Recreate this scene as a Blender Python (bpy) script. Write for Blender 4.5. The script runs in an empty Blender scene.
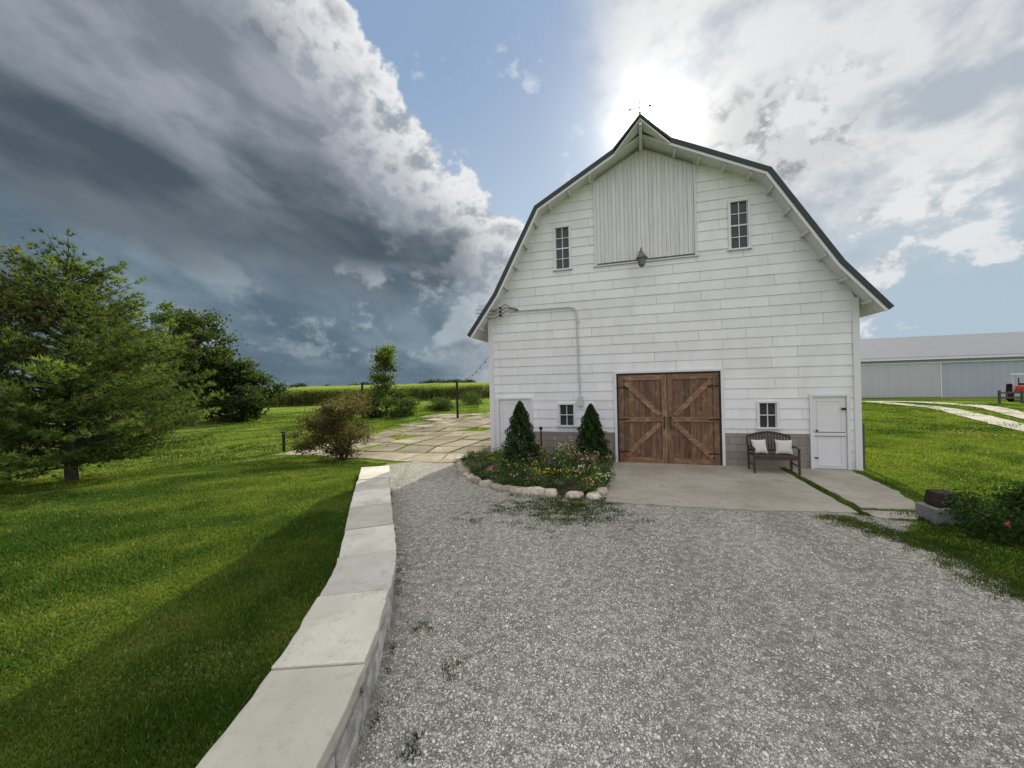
import bpy, math, random
import numpy as np
from mathutils import Vector, Matrix, Euler
rng=np.random.default_rng(7); random.seed(7)
scene=bpy.context.scene
R=math.radians
# ---------------------------------------------------------------- node helpers
class G:
    def __init__(s,nt): s.nt=nt
    def node(s,t,ins=None,**props):
        n=s.nt.nodes.new(t)
        for k,v in props.items(): setattr(n,k,v)
        for k,v in (ins or {}).items(): s.inp(n,k,v)
        return n
    def inp(s,n,k,v):
        sk=n.inputs[k]
        if isinstance(v,bpy.types.NodeSocket): s.nt.links.new(v,sk)
        elif v is not None:
            if hasattr(sk.default_value,'__len__') and len(sk.default_value)==4 and len(v)==3: v=(*v,1)
            sk.default_value=v
    def m(s,op,a,b=None,c=None,clamp=False):
        n=s.nt.nodes.new('ShaderNodeMath'); n.operation=op; n.use_clamp=clamp
        s.inp(n,0,a)
        if b is not None: s.inp(n,1,b)
        if c is not None: s.inp(n,2,c)
        return n.outputs[0]
    def vm(s,op,a,b=None):
        n=s.nt.nodes.new('ShaderNodeVectorMath'); n.operation=op
        s.inp(n,0,a)
        if b is not None: s.inp(n,1,b)
        return n.outputs['Value'] if op in('DOT_PRODUCT','LENGTH','DISTANCE') else n.outputs[0]
    def mix(s,f,a,b,mode='MIX'):
        n=s.nt.nodes.new('ShaderNodeMix'); n.data_type='RGBA'; n.blend_type=mode
        s.inp(n,0,f); s.inp(n,6,a); s.inp(n,7,b); return n.outputs[2]
    def sm(s,v,lo,hi,a=0.,b=1.):
        n=s.nt.nodes.new('ShaderNodeMapRange'); n.interpolation_type='SMOOTHSTEP'
        if lo>hi: lo,hi,a,b=hi,lo,b,a
        for k,x in (('Value',v),('From Min',lo),('From Max',hi),('To Min',a),('To Max',b)): s.inp(n,k,x)
        return n.outputs[0]
    def noise(s,vec,scale,detail=4,rough=.5,dist=0.,color=False):
        n=s.node('ShaderNodeTexNoise',{'Vector':vec,'Scale':scale,'Detail':detail,'Roughness':rough,'Distortion':dist})
        return n.outputs[1 if color else 0]
    def vor(s,vec,scale,feature='F1'):
        return s.node('ShaderNodeTexVoronoi',{'Vector':vec,'Scale':scale},feature=feature)
    def ramp(s,f,stops):
        n=s.nt.nodes.new('ShaderNodeValToRGB'); s.inp(n,0,f)
        e=n.color_ramp.elements
        while len(e)<len(stops): e.new(.5)
        for i,(p,c) in enumerate(stops):
            e[i].position=p; e[i].color=(*c,1) if hasattr(c,'__len__') else (c,c,c,1)
        return n.outputs[0]
    def obj(s): return s.node('ShaderNodeTexCoord').outputs['Object']
    def scale(s,v,sc): return s.vm('MULTIPLY',v,sc)
    def attr(s,name='col',out='Color'): return s.node('ShaderNodeAttribute',attribute_name=name).outputs[out]
    def bump(s,h,strength=.5,dist=.01,normal=None):
        return s.node('ShaderNodeBump',{'Height':h,'Strength':strength,'Distance':dist,**({'Normal':normal} if normal else {})}).outputs[0]
def newmat(name):
    m=bpy.data.materials.new(name); m.use_nodes=True; nt=m.node_tree; nt.nodes.clear()
    g=G(nt); out=g.node('ShaderNodeOutputMaterial'); return m,g,out
def principled(g,out,col,rough=.6,metal=0.,normal=None,spec=None,**kw):
    p=g.node('ShaderNodeBsdfPrincipled'); g.inp(p,'Base Color',col); g.inp(p,'Roughness',rough); g.inp(p,'Metallic',metal)
    if spec is None and not hasattr(rough,'name') and rough>=.8: spec=.12
    if spec is not None: p.inputs['Specular IOR Level'].default_value=spec
    if normal is not None: g.inp(p,'Normal',normal)
    for k,v in kw.items(): g.inp(p,k,v)
    g.nt.links.new(p.outputs[0],out.inputs[0]); return p
def simple(name,col,rough=.6,metal=0.,nscale=8.,var=.25,bump=.15):
    m,g,out=newmat(name); o=g.obj()
    n=g.noise(o,nscale,5,.6)
    c=g.mix(n,tuple(x*(1-var) for x in col),tuple(min(1,x*(1+var)) for x in col))
    principled(g,out,c,rough,metal,g.bump(g.noise(o,nscale*6,3),bump,.01)); return m
def leafmat(name,trans=.45,rough=.6):
    m,g,out=newmat(name); c=g.attr()
    p=g.node('ShaderNodeBsdfPrincipled'); g.inp(p,'Base Color',c); g.inp(p,'Roughness',rough); p.inputs['Specular IOR Level'].default_value=.18
    t=g.node('ShaderNodeBsdfTranslucent'); g.inp(t,'Color',g.mix(1.,c,(1.6,1.55,.65),'MULTIPLY'))
    x=g.node('ShaderNodeMixShader',{0:trans}); g.nt.links.new(p.outputs[0],x.inputs[1]); g.nt.links.new(t.outputs[0],x.inputs[2])
    g.nt.links.new(x.outputs[0],out.inputs[0]); return m
# ---------------------------------------------------------------- mesh helpers
def mesh_np(name,V,F,mat,col=None,smooth=False,parent=None,attrs=None):
    V=np.asarray(V,dtype=np.float32); F=np.asarray(F,dtype=np.int32); k=F.shape[1]
    me=bpy.data.meshes.new(name); me.vertices.add(len(V)); me.vertices.foreach_set('co',V.ravel())
    me.loops.add(F.size); me.loops.foreach_set('vertex_index',F.ravel())
    me.polygons.add(len(F)); me.polygons.foreach_set('loop_start',np.arange(0,F.size,k,dtype=np.int32))
    me.update(calc_edges=True); me.validate()
    if smooth: me.polygons.foreach_set('use_smooth',np.ones(len(me.polygons),dtype=bool))
    if col is not None:
        a=me.attributes.new('col','FLOAT_COLOR','POINT'); c=np.ones((len(V),4),dtype=np.float32); c[:,:3]=col; a.data.foreach_set('color',c.ravel())
    for an,av in (attrs or {}).items():
        a=me.attributes.new(an,'FLOAT','POINT'); a.data.foreach_set('value',np.asarray(av,dtype=np.float32).ravel())
    me.materials.append(mat)
    ob=bpy.data.objects.new(name,me); scene.collection.objects.link(ob)
    if parent: ob.parent=parent
    return ob
class MB:
    def __init__(s): s.V=[];s.F=[];s.C=[]
    def add(s,vs,fs,c=(1,1,1)):
        b=len(s.V); s.V+= [tuple(v) for v in vs]; s.F+=[tuple(i+b for i in f) for f in fs]; s.C+=[c]*len(vs); return s
    def box(s,x0,x1,y0,y1,z0,z1,c=(1,1,1),M=None):
        vs=[Vector(p) for p in ((x0,y0,z0),(x1,y0,z0),(x1,y1,z0),(x0,y1,z0),(x0,y0,z1),(x1,y0,z1),(x1,y1,z1),(x0,y1,z1))]
        if M is not None: vs=[M@v for v in vs]
        return s.add(vs,[(0,3,2,1),(4,5,6,7),(0,1,5,4),(1,2,6,5),(2,3,7,6),(3,0,4,7)],c)
    def beam(s,a,b,w,h,c=(1,1,1),up=(0,0,1)):
        a=Vector(a);b=Vector(b);d=b-a;L=d.length;d.normalize();u=Vector(up)
        if abs(d.dot(u))>.98:u=Vector((0,1,0))
        x=d.cross(u).normalized(); z=x.cross(d)
        vs=[]
        for p in (a,b):
            for i,j in ((-1,-1),(1,-1),(1,1),(-1,1)): vs.append(p+x*w/2*i+z*h/2*j)
        return s.add(vs,[(0,1,2,3),(7,6,5,4),(0,4,5,1),(1,5,6,2),(2,6,7,3),(3,7,4,0)],c)
    def cyl(s,a,b,r0,r1=None,n=8,c=(1,1,1),cap=True):
        if r1 is None:r1=r0
        a=Vector(a);b=Vector(b);d=(b-a).normalized();u=Vector((0,0,1)) if abs(d.z)<.95 else Vector((0,1,0))
        x=d.cross(u).normalized();y=x.cross(d)
        vs=[]
        for p,r in((a,r0),(b,r1)):
            for i in range(n):
                t=2*math.pi*i/n; vs.append(p+x*r*math.cos(t)+y*r*math.sin(t))
        fs=[(i,i+n,(i+1)%n+n,(i+1)%n) for i in range(n)]
        if cap: fs+=[tuple(range(n)),tuple(range(2*n-1,n-1,-1))]
        return s.add(vs,fs,c)
    def tube(s,pts,r,n=6,c=(1,1,1)):
        for a,b in zip(pts[:-1],pts[1:]): s.cyl(a,b,r,r,n,c)
        return s
    def ball(s,c0,r,n=8,c=(1,1,1),jit=0.):
        if not hasattr(r,'__len__'): r=(r,r,r)
        vs=[(c0[0],c0[1],c0[2]-r[2])];m=n//2+1
        for j in range(1,m):
            ph=-math.pi/2+math.pi*j/m
            for i in range(n):
                t=2*math.pi*i/n; k=1+random.uniform(-jit,jit)
                vs.append((c0[0]+r[0]*k*math.cos(ph)*math.cos(t),c0[1]+r[1]*k*math.cos(ph)*math.sin(t),c0[2]+r[2]*k*math.sin(ph)))
        vs.append((c0[0],c0[1],c0[2]+r[2])); fs=[]
        for i in range(n): fs.append((0,1+(i+1)%n,1+i))
        for j in range(m-2):
            for i in range(n):
                a=1+j*n+i;b=1+j*n+(i+1)%n; fs.append((a,b,b+n,a+n))
        t=len(vs)-1;b0=1+(m-2)*n
        for i in range(n): fs.append((b0+i,b0+(i+1)%n,t))
        return s.add(vs,fs,c)
    def obj(s,name,mat,parent=None,bevel=0.,smooth=False,loc=None,rotz=0.):
        me=bpy.data.meshes.new(name); me.from_pydata(s.V,[],s.F); me.update()
        a=me.attributes.new('col','FLOAT_COLOR','POINT'); c=np.ones((len(s.V),4),dtype=np.float32); c[:,:3]=np.array(s.C); a.data.foreach_set('color',c.ravel())
        me.materials.append(mat)
        if smooth: me.polygons.foreach_set('use_smooth',np.ones(len(me.polygons),dtype=bool))
        ob=bpy.data.objects.new(name,me); scene.collection.objects.link(ob)
        if parent: ob.parent=parent
        if loc: ob.location=loc
        ob.rotation_euler[2]=rotz
        if bevel>0:
            b=ob.modifiers.new('bevel','BEVEL'); b.width=bevel; b.segments=2; b.limit_method='ANGLE'
        return ob
def empty(name,loc=(0,0,0),rotz=0.):
    e=bpy.data.objects.new(name,None); scene.collection.objects.link(e); e.location=loc; e.rotation_euler[2]=rotz; e.empty_display_size=.3; return e
# ---------------------------------------------------------------- camera
cam=bpy.data.cameras.new('camera'); cam.sensor_width=36; cam.lens=385/1024*36; cam.clip_start=.05; cam.clip_end=6000
co=bpy.data.objects.new('camera',cam); scene.collection.objects.link(co)
co.matrix_world=Matrix.Translation((0,0,2.5))@Matrix.Rotation(R(90),4,'X')@Matrix.Rotation(R(-1.4),4,'Z')
scene.camera=co
# ---------------------------------------------------------------- sun + world
SAZ,SEL=20.9,31.7
sd=Vector((math.sin(R(SAZ))*math.cos(R(SEL)),math.cos(R(SAZ))*math.cos(R(SEL)),math.sin(R(SEL))))
sl=bpy.data.lights.new('sun','SUN'); sl.energy=5.; sl.angle=R(.6); sl.color=(1,.93,.78)
so=bpy.data.objects.new('sun',sl); scene.collection.objects.link(so); so.rotation_euler=sd.to_track_quat('Z','Y').to_euler(); so.location=(0,0,30)
w=bpy.data.worlds.new('World'); scene.world=w; w.use_nodes=True; nt=w.node_tree; nt.nodes.clear(); g=G(nt)
D=g.node('ShaderNodeTexCoord').outputs['Generated']
D=g.vm('NORMALIZE',D)
sx=g.node('ShaderNodeSeparateXYZ',{0:D}); X,Y,Z=sx.outputs
az=g.m('MULTIPLY',g.m('ARCTAN2',X,Y),57.2958); el=g.m('MULTIPLY',g.m('ARCSINE',Z),57.2958)
sky=g.node('ShaderNodeTexSky',sky_type='NISHITA',sun_disc=False,sun_elevation=R(SEL),sun_rotation=R(SAZ),air_density=1.2,dust_density=1.,ozone_density=1.5).outputs[0]
def A(*a):
    r=a[0]
    for x in a[1:]: r=g.m('ADD',r,x)
    return r
def Mu(a,b): return g.m('MULTIPLY',a,b)
n1=g.noise(g.scale(D,(1,1,1.4)),3.0,9,.55,.1)
n2=g.noise(g.scale(D,(1,1,1.3)),9,9,.60,.15)
n5=g.noise(g.scale(D,(1,1,1.2)),22,7,.6,.1)
sv=g.node('ShaderNodeCombineXYZ',{0:Mu(A(az,Mu(el,-.25)),.034),1:Mu(A(el,Mu(az,.33)),.085),2:0.}).outputs[0]
n3=g.noise(sv,1.5,7,.55,.35)
n4=g.noise(g.scale(D,(1.2,1.2,2.2)),3.0,8,.55,.2)
d1=g.m('SUBTRACT',n1,.5); d2=g.m('SUBTRACT',n2,.5); d3=g.m('SUBTRACT',n3,.5); d4=g.m('SUBTRACT',n4,.5); d5=g.m('SUBTRACT',n5,.5)
e0=A(24.0,Mu(el,-1.),Mu(az,-.81))
e=A(e0,Mu(d1,30.),Mu(d2,19.),Mu(d5,5.))
e2=A(7.5,Mu(az,-1.),Mu(d1,22.),Mu(d2,16.),Mu(d5,5.),Mu(el,.12))
em=g.m('MINIMUM',e,e2)
cm=g.sm(em,0.,2.4)
haz=g.sm(el,5.,42.)
base=g.mix(haz,(5.5,6.7,7.6),(2.75,3.95,5.9))
base=g.mix(.10,base,sky)
puff=g.sm(A(n2,Mu(d1,.5),Mu(d5,.2)),.59,.69)
base=g.mix(Mu(puff,.55),base,(7.2,7.6,8.0))
veil=g.sm(A(az,Mu(d1,26.)),8.,21.)
vc=g.mix(g.sm(A(n4,Mu(d2,.45),Mu(d5,.15)),.37,.58),(4.5,4.95,5.5),(7.9,7.9,7.8))
vlow=g.mix(g.sm(A(el,Mu(d3,10.),Mu(d1,14.)),6.,22.),(4.1,5.2,6.1),vc)
base=g.mix(Mu(veil,.88),base,vlow)
gx=Mu(g.sm(A(n2,Mu(d1,.7),Mu(d5,.3)),.42,.51),Mu(Mu(g.sm(A(az,Mu(d1,14.)),25.,30.),g.sm(A(az,Mu(d1,14.)),46.,40.)),Mu(g.sm(A(el,Mu(d2,8.)),21.,24.),g.sm(A(el,Mu(d2,8.)),35.,31.))))
base=g.mix(Mu(gx,.85),base,g.mix(g.sm(A(n5,Mu(d2,.6)),.40,.60),(2.4,2.6,2.85),(6.2,6.3,6.4)))
gx2=Mu(g.sm(A(n4,Mu(d2,.6)),.49,.55),Mu(g.sm(az,26.,34.),g.sm(el,24.,15.)))
base=g.mix(Mu(gx2,.7),base,g.mix(g.sm(A(n2,Mu(d5,.4)),.42,.56),(3.8,4.2,4.8),(8.6,8.6,8.6)))
lum_edge=g.mix(g.sm(A(n2,Mu(d1,.5),Mu(d5,.4)),.38,.58),(3.3,3.75,4.3),(8.4,8.5,8.6))
topc=g.mix(g.sm(A(n4,Mu(d3,.8)),.36,.62),(1.95,2.25,2.7),(3.3,3.65,4.2))
darkc=g.mix(g.sm(A(n3,Mu(d1,.4),Mu(d2,.2)),.34,.66),(.72,.98,1.24),(1.4,1.75,2.1))
lowc=g.mix(g.sm(A(n3,Mu(d4,.6),Mu(d2,.1)),.36,.66),(1.05,1.6,2.1),(2.1,2.8,3.35))
ele=A(el,Mu(d1,14.),Mu(d3,14.),Mu(d2,6.),Mu(A(az,30.),.10))
body=g.mix(g.sm(ele,21.,32.),darkc,topc)
body=g.mix(g.sm(ele,18.5,12.5),body,lowc)
shred=Mu(g.sm(A(n4,Mu(d2,.7),Mu(d5,.25)),.47,.60),Mu(g.sm(az,-48.,-16.),Mu(g.sm(el,2.,6.),g.sm(el,18.,14.))))
body=g.mix(Mu(shred,.5),body,(5.6,6.2,6.6))
depth=A(em,Mu(d2,20.),Mu(d1,6.),Mu(d5,6.))
body=g.mix(g.sm(depth,18.,3.),body,lum_edge)
col=g.mix(cm,base,body)
zen=g.sm(el,49.,62.); back=g.sm(Y,.10,-.4)  # unseen sky behind camera and overhead, brightened as added fill for facade and gravel
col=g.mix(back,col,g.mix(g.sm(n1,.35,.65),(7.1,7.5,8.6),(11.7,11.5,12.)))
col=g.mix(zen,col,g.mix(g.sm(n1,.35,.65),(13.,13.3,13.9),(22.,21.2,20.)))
ang=Mu(g.m('ARCCOSINE',g.m('MINIMUM',g.vm('DOT_PRODUCT',D,tuple(sd)),1.)),57.2958)
gl=A(Mu(g.m('EXPONENT',Mu(ang,-1/5.0)),6.0),Mu(g.m('EXPONENT',Mu(ang,-1/1.2)),200.))
glc=g.vm('SCALE',(1.,.97,.90)); g.inp(glc.node,'Scale',gl)
col=g.vm('ADD',col,glc)
col=g.mix(g.sm(Z,0.,-.02),col,(1.2,1.5,1.))
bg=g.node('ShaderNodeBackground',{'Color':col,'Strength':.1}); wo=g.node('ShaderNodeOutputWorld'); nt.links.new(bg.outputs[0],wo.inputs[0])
try: w.cycles.sampling_method='MANUAL'; w.cycles.sample_map_resolution=1024
except Exception: pass
scene.view_settings.view_transform='Standard'; scene.view_settings.look='None'; scene.view_settings.exposure=0
# ---------------------------------------------------------------- site geometry
def sm(t): t=np.clip(t,0,1); return t*t*(3-2*t)
_wy=np.arange(-6,9.8,.05); _wx=np.interp(_wy,[-6,-3,0,2.04,3.0,4.35,6.55,9.75],[-2.7,-1.95,-1.5,-1.41,-1.45,-1.70,-2.45,-3.52])
k=np.exp(-np.linspace(-2,2,25)**2);k/=k.sum(); _wx=np.convolve(np.pad(_wx,12,mode='reflect',reflect_type='odd'),k,'valid')
def wallx(y): return np.interp(y,_wy,_wx)
TH=R(-16.5); LX,LY=-.7,13.; ax=(math.cos(TH),math.sin(TH)); nx=(-math.sin(TH),math.cos(TH)); W=10.19; CS=4.95
def bw(s,q,z=0.): return (LX+s*ax[0]-q*nx[0], LY+s*ax[1]-q*nx[1], z)
def loc(x,y): dx=x-LX;dy=y-LY; return dx*ax[0]+dy*ax[1], -(dx*nx[0]+dy*nx[1])
def H(x,y):
    x=np.asarray(x,dtype=float);y=np.asarray(y,dtype=float)
    wd=.16+3.5*sm((y-9.6)/2.5)
    left=sm((wallx(y)-x)/(2*wd)+.5)
    z=.42*sm((15-y)/8)*left
    z=z-.12*sm((2-x)/4)*sm((y-8)/5)
    z=z+2.0*sm((y-60)/160)
    s,q=loc(x,y); away=sm((np.abs(s-5)-6)/3)
    z=z+away*left*.035*(np.sin(x*.7+1)+np.sin(y*.9+x*.3)+.6*np.sin(x*2.3-y*1.7))*sm((4-x)/4)
    return z
def hz(x,y): return float(H(x,y))
def polysd(x,y,poly):
    P=np.array(poly); inside=np.zeros(x.shape,bool); d=np.full(x.shape,1e9)
    for i in range(len(P)):
        a=P[i];b=P[(i+1)%len(P)]; e=b-a; t=np.clip(((x-a[0])*e[0]+(y-a[1])*e[1])/(e@e),0,1)
        d=np.minimum(d,np.hypot(x-a[0]-t*e[0],y-a[1]-t*e[1]))
        if a[1]!=b[1]:
            c=((a[1]>y)!=(b[1]>y))&(x<(b[0]-a[0])*(y-a[1])/(b[1]-a[1])+a[0]); inside^=c
    return np.where(inside,d,-d)
wp=[(float(wallx(y))-.08,float(y)) for y in np.arange(-5,9.7,.6)]
gpoly=wp+[(-3.7,10.4),(-4.5,11.6),(-4.3,13.1),(-2,13.9),(-.3,13.4),(4.5,12.),(6,9),bw(8.3,3.9)[:2],bw(9.0,4.1)[:2],(5.98,6.0),(6.05,5.4),(5.6,4.25),(4.9,2.),(4.3,-1),(4.,-5)]
bedpoly=[(-1.85,13.2),(-1.65,12.),(-1.4,11.1),(-.95,9.9),(-.2,9.0),(.8,8.5),(1.7,8.3),(2.25,8.9),(2.7,10.2),(3.05,11.7),(1.5,12.3),(.6,12.5),(-.75,12.95)]
def gmask(x,y): return np.clip(.5+polysd(x,y,gpoly)/.9,0,1)
def lines(lo,hi,step,far,f=1.18):
    a=list(np.arange(lo,hi+step/2,step)); s=step; v=hi
    while v<far[1]: s*=f; v+=s; a.append(v)
    s=step; v=lo; b=[]
    while v>far[0]: s*=f; v-=s; b.append(v)
    return np.array(b[::-1]+a)
def gridmesh(xs,ys):
    Xg,Yg=np.meshgrid(xs,ys); n,m=Xg.shape
    i=np.arange(n*m).reshape(n,m); F=np.stack([i[:-1,:-1],i[:-1,1:],i[1:,1:],i[1:,:-1]],-1).reshape(-1,4)
    return Xg.ravel(),Yg.ravel(),F
m_lawn,g,out=newmat('lawn_grass'); o=g.obj()
a=g.noise(o,.30,5,.6); b=g.noise(o,1.6,6,.65); c=g.noise(o,28,5,.7); c2=g.noise(o,140,3,.7); a2=g.noise(g.scale(o,(1,.35,1)),.12,4)
colr=g.mix(g.sm(a,.35,.65),(.090,.150,.022),(.165,.228,.040))
colr=g.mix(g.sm(a2,.4,.62),colr,(.195,.250,.050))
colr=g.mix(Mu(g.sm(b,.45,.66),.8),colr,(.062,.118,.018))
colr=g.mix(Mu(g.sm(g.m('ADD',b,g.m('MULTIPLY',g.m('SUBTRACT',c,.5),.5)),.66,.80),.6),colr,(.24,.21,.10))
colr=g.mix(g.sm(c2,.3,.7),g.mix(1.,colr,(.5,.5,.5),'MULTIPLY'),g.mix(1.,colr,(1.4,1.4,1.3),'MULTIPLY'))
principled(g,out,colr,.9,0,g.bump(g.m('ADD',c,c2),.9,.03),spec=0.)
xs=lines(-9,11,.14,(-1800,1800)); ys=lines(-1,15,.14,(-60,2600))
x,y,F=gridmesh(xs,ys); z=H(x,y)
mesh_np('ground',np.stack([x,y,z],1),F,m_lawn,smooth=True)
# gravel
m_gr,g,out=newmat('gravel'); o=g.obj()
wn=g.node('ShaderNodeVectorMath',{0:g.noise(o,30,2,.5,color=True),'Scale':.012},operation='SCALE').outputs[0]
wv=g.vm('ADD',o,wn)
v1=g.vor(wv,56); v2=g.vor(wv,115)
r1=g.node('ShaderNodeSeparateColor',{0:v1.outputs['Color']}).outputs[0]; r2=g.node('ShaderNodeSeparateColor',{0:v2.outputs['Color']}).outputs[1]
c1=g.ramp(r1,[(0,(.30,.278,.235)),(.3,(.47,.445,.395)),(.62,(.60,.575,.52)),(.85,(.72,.70,.645)),(1,(.86,.85,.81))])
c2_=g.ramp(r2,[(0,(.31,.288,.245)),(.4,(.50,.475,.42)),(.8,(.65,.625,.57)),(1,(.79,.775,.73))])
sel=g.sm(g.noise(o,9,3),.46,.58)
cc=g.mix(sel,c2_,c1)
edge=g.mix(sel,v2.outputs['Distance'],v1.outputs['Distance'])
hgt=g.mix(sel,g.sm(v2.outputs['Distance'],.75,.1),g.sm(v1.outputs['Distance'],.75,.1))
cc=g.mix(g.m('MULTIPLY',g.sm(edge,.40,.75),.68),cc,(.14,.13,.11))
big=g.noise(g.scale(o,(1,.45,1)),.6,5,.6); cc=g.mix(g.sm(big,.3,.7),g.mix(1.,cc,(.80,.785,.75),'MULTIPLY'),g.mix(1.,cc,(1.05,1.045,1.02),'MULTIPLY'))
cc=g.mix(g.m('MULTIPLY',g.sm(g.noise(o,1.3,6,.7),.54,.74),.40),cc,(.31,.285,.225))
trk=Mu(g.attr('t','Fac'),g.sm(g.noise(o,1.1,5,.65),.30,.60)); cc=g.mix(Mu(trk,.36),cc,(.33,.31,.26))
nb=g.bump(hgt,1.,.016); nb=g.bump(g.noise(o,300,2),.3,.003,nb)
p=g.node('ShaderNodeBsdfPrincipled'); g.inp(p,'Base Color',cc); g.inp(p,'Roughness',.9); g.inp(p,'Normal',nb); p.inputs['Specular IOR Level'].default_value=.10
al=g.m('GREATER_THAN',A(g.attr('m','Fac'),Mu(g.m('SUBTRACT',g.noise(o,1.6,7,.7),.5),.75),Mu(g.m('SUBTRACT',g.noise(o,30,3,.7),.5),.45)),.5)
tr=g.node('ShaderNodeBsdfTransparent'); mx=g.node('ShaderNodeMixShader',{0:al}); g.nt.links.new(tr.outputs[0],mx.inputs[1]); g.nt.links.new(p.outputs[0],mx.inputs[2]); g.nt.links.new(mx.outputs[0],out.inputs[0])
mk=gmask(x,y); keep=(mk[F].max(1)>.02); F2=F[keep]; u,inv=np.unique(F2,return_inverse=True)
def track(x,y):
    t=0
    for c0,sl_ in((.9,.36),(2.4,.16)):
        xc=c0+sl_*y+.012*y*y; t=np.maximum(t,np.exp(-((np.abs(x-xc)-.72)/.20)**2))
    return t
mesh_np('gravel_driveway',np.stack([x[u],y[u],z[u]+.006],1),inv.reshape(-1,4),m_gr,smooth=True,attrs={'m':mk[u],'t':track(x[u],y[u])})
ico=np.array([(0,0,1),(.89,0,.45),(.28,.85,.45),(-.72,.53,.45),(-.72,-.53,.45),(.28,-.85,.45),(.72,.53,-.45),(-.28,.85,-.45),(-.89,0,-.45),(-.28,-.85,-.45),(.72,-.53,-.45),(0,0,-1)])
icf=np.array([(0,1,2),(0,2,3),(0,3,4),(0,4,5),(0,5,1),(1,6,2),(2,7,3),(3,8,4),(4,9,5),(5,10,1),(6,7,2),(7,8,3),(8,9,4),(9,10,5),(10,6,1)])
N=95000; th=np.radians(rng.uniform(-35,62,N)); r=1.6+9*rng.random(N)**1.5; px=r*np.sin(th);py=r*np.cos(th)
ok=(gmask(px,py)>.5)&(px>wallx(py)+.36)&(polysd(px,py,bedpoly)<0); s_,q_=loc(px,py); ok&=~((s_>3.8)&(s_<10)&(q_<4.2)); ok&=rng.random(N)>track(px,py)*.6
px,py=px[ok],py[ok];N=len(px); sz=rng.uniform(.004,.0105,N)*(1+.8*(rng.random(N)>.95))
V=ico[None]*rng.uniform(.6,1.25,(N,12,1)); V=V*(sz[:,None,None]*np.array([1.2,1.,.75])); an=rng.uniform(0,6.28,N); ca,sa=np.cos(an)[:,None],np.sin(an)[:,None]
V=np.stack([V[...,0]*ca-V[...,1]*sa,V[...,0]*sa+V[...,1]*ca,V[...,2]],-1)+np.stack([px,py,H(px,py)+.006],1)[:,None]
cg=(rng.choice([.30,.42,.53,.63,.76],N,p=[.18,.27,.28,.2,.07]))[:,None]*np.array([1,.965,.89])*rng.uniform(.9,1.1,(N,1))
m_st,g,out=newmat('loose_stone'); principled(g,out,g.attr(),.85)
mesh_np('gravel_stones',V.reshape(-1,3),(icf[None]+12*np.arange(N)[:,None,None]).reshape(-1,3),m_st,col=np.repeat(cg,12,0))
# ---------------------------------------------------------------- grass blades
m_bl=leafmat('grass_blade',.42)
def blades(name,px,py,h,wd,cols,z=None,spread=.6):
    N=len(px); z=H(px,py) if z is None else z
    a=rng.uniform(0,6.28,N); dx,dy=np.cos(a)*wd,np.sin(a)*wd; b=rng.uniform(0,6.28,N); l=h*rng.uniform(0,spread,N)
    V=np.stack([np.stack([px-dx,py-dy,z-.004],1),np.stack([px+dx,py+dy,z-.004],1),np.stack([px+np.cos(b)*l,py+np.sin(b)*l,z+h],1)],1)
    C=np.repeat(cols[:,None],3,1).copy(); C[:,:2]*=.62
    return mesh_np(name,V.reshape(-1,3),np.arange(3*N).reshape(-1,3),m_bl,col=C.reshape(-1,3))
_P=[(rng.uniform(.15,3.2),rng.uniform(0,6.28),rng.uniform(0,6.28)) for _ in range(22)]
def lown(px,py,k_=1.6):
    v=0
    for f,a,ph in _P: v=v+np.sin((px*math.cos(a)+py*math.sin(a))*f*k_+ph+.8*np.sin(py*f*.7+ph))/(.8+f)
    return .5+v*.26
def gcol(px,py):
    N=len(px); L=lown(px,py); f=lown(px*3.3+5,py*3.3-2); stripe=.08*np.tanh(3*np.sin((px*.93-py*.36)*math.pi/1.25)); t=np.clip(L*.6+f*.35+stripe+rng.normal(0,.17,N),0,1)[:,None]
    c=(1-t)*np.array([.050,.108,.016])+t*np.array([.190,.255,.045]); pd=np.clip(.015+.9*(lown(py+9,px*1.1-4,.8)-1.02)+.35*(f-.98),0.015,.38); dry=(rng.random(N)<pd)[:,None]; c=np.where(dry,np.array([.32,.27,.13]),c)
    return c*rng.uniform(.65,1.35,(N,1))
patio=[(-9.5,15.9),(-7.6,25),(-7.,36),(5,36),(2,20),(-.6,13.3),(-4.1,13.)]
def lawnpts(N,a0,a1,r0,r1,pw=1.15):
    th=np.radians(rng.uniform(a0,a1,N)); r=r0+(r1-r0)*rng.random(N)**pw; px=r*np.sin(th);py=r*np.cos(th)
    s_,q_=loc(px,py); ok=~((px>wallx(py)-.33)&(px<wallx(py)+.33)&(py<9.8))&(gmask(px,py)<rng.uniform(.3,.5,N))&(polysd(px,py,patio)<0)&~((s_>-.1)&(s_<W+.1)&(q_<0))&(polysd(px,py,bedpoly)<0)
    ok&=~((s_>3.85)&(s_<8.36)&(q_<4.15))&~((s_>8.5)&(s_<9.9)&(q_<3.6))
    return px[ok],py[ok],r[ok]
parts=[lawnpts(460000,-60,-8,1.4,17),lawnpts(120000,26,60,4.5,24),lawnpts(150000,-60,-5,16,50),lawnpts(60000,38,60,22,48)]
px,py,r=[np.concatenate(t) for t in zip(*parts)]
L_=np.clip(lown(px*2.1,py*2.1),0,1.2)
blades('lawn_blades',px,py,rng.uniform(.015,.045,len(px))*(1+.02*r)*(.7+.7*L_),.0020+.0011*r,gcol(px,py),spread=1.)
wx=[];wy=[]
def clump(cx,cy,rx,ry,n):
    wx.append(rng.normal(cx,rx,n));wy.append(rng.normal(cy,ry,n))
for i in range(400):
    cx=rng.normal(1.0,.60);cy=rng.normal(7.65,.52); clump(cx,cy,.07,.05,45)
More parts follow.
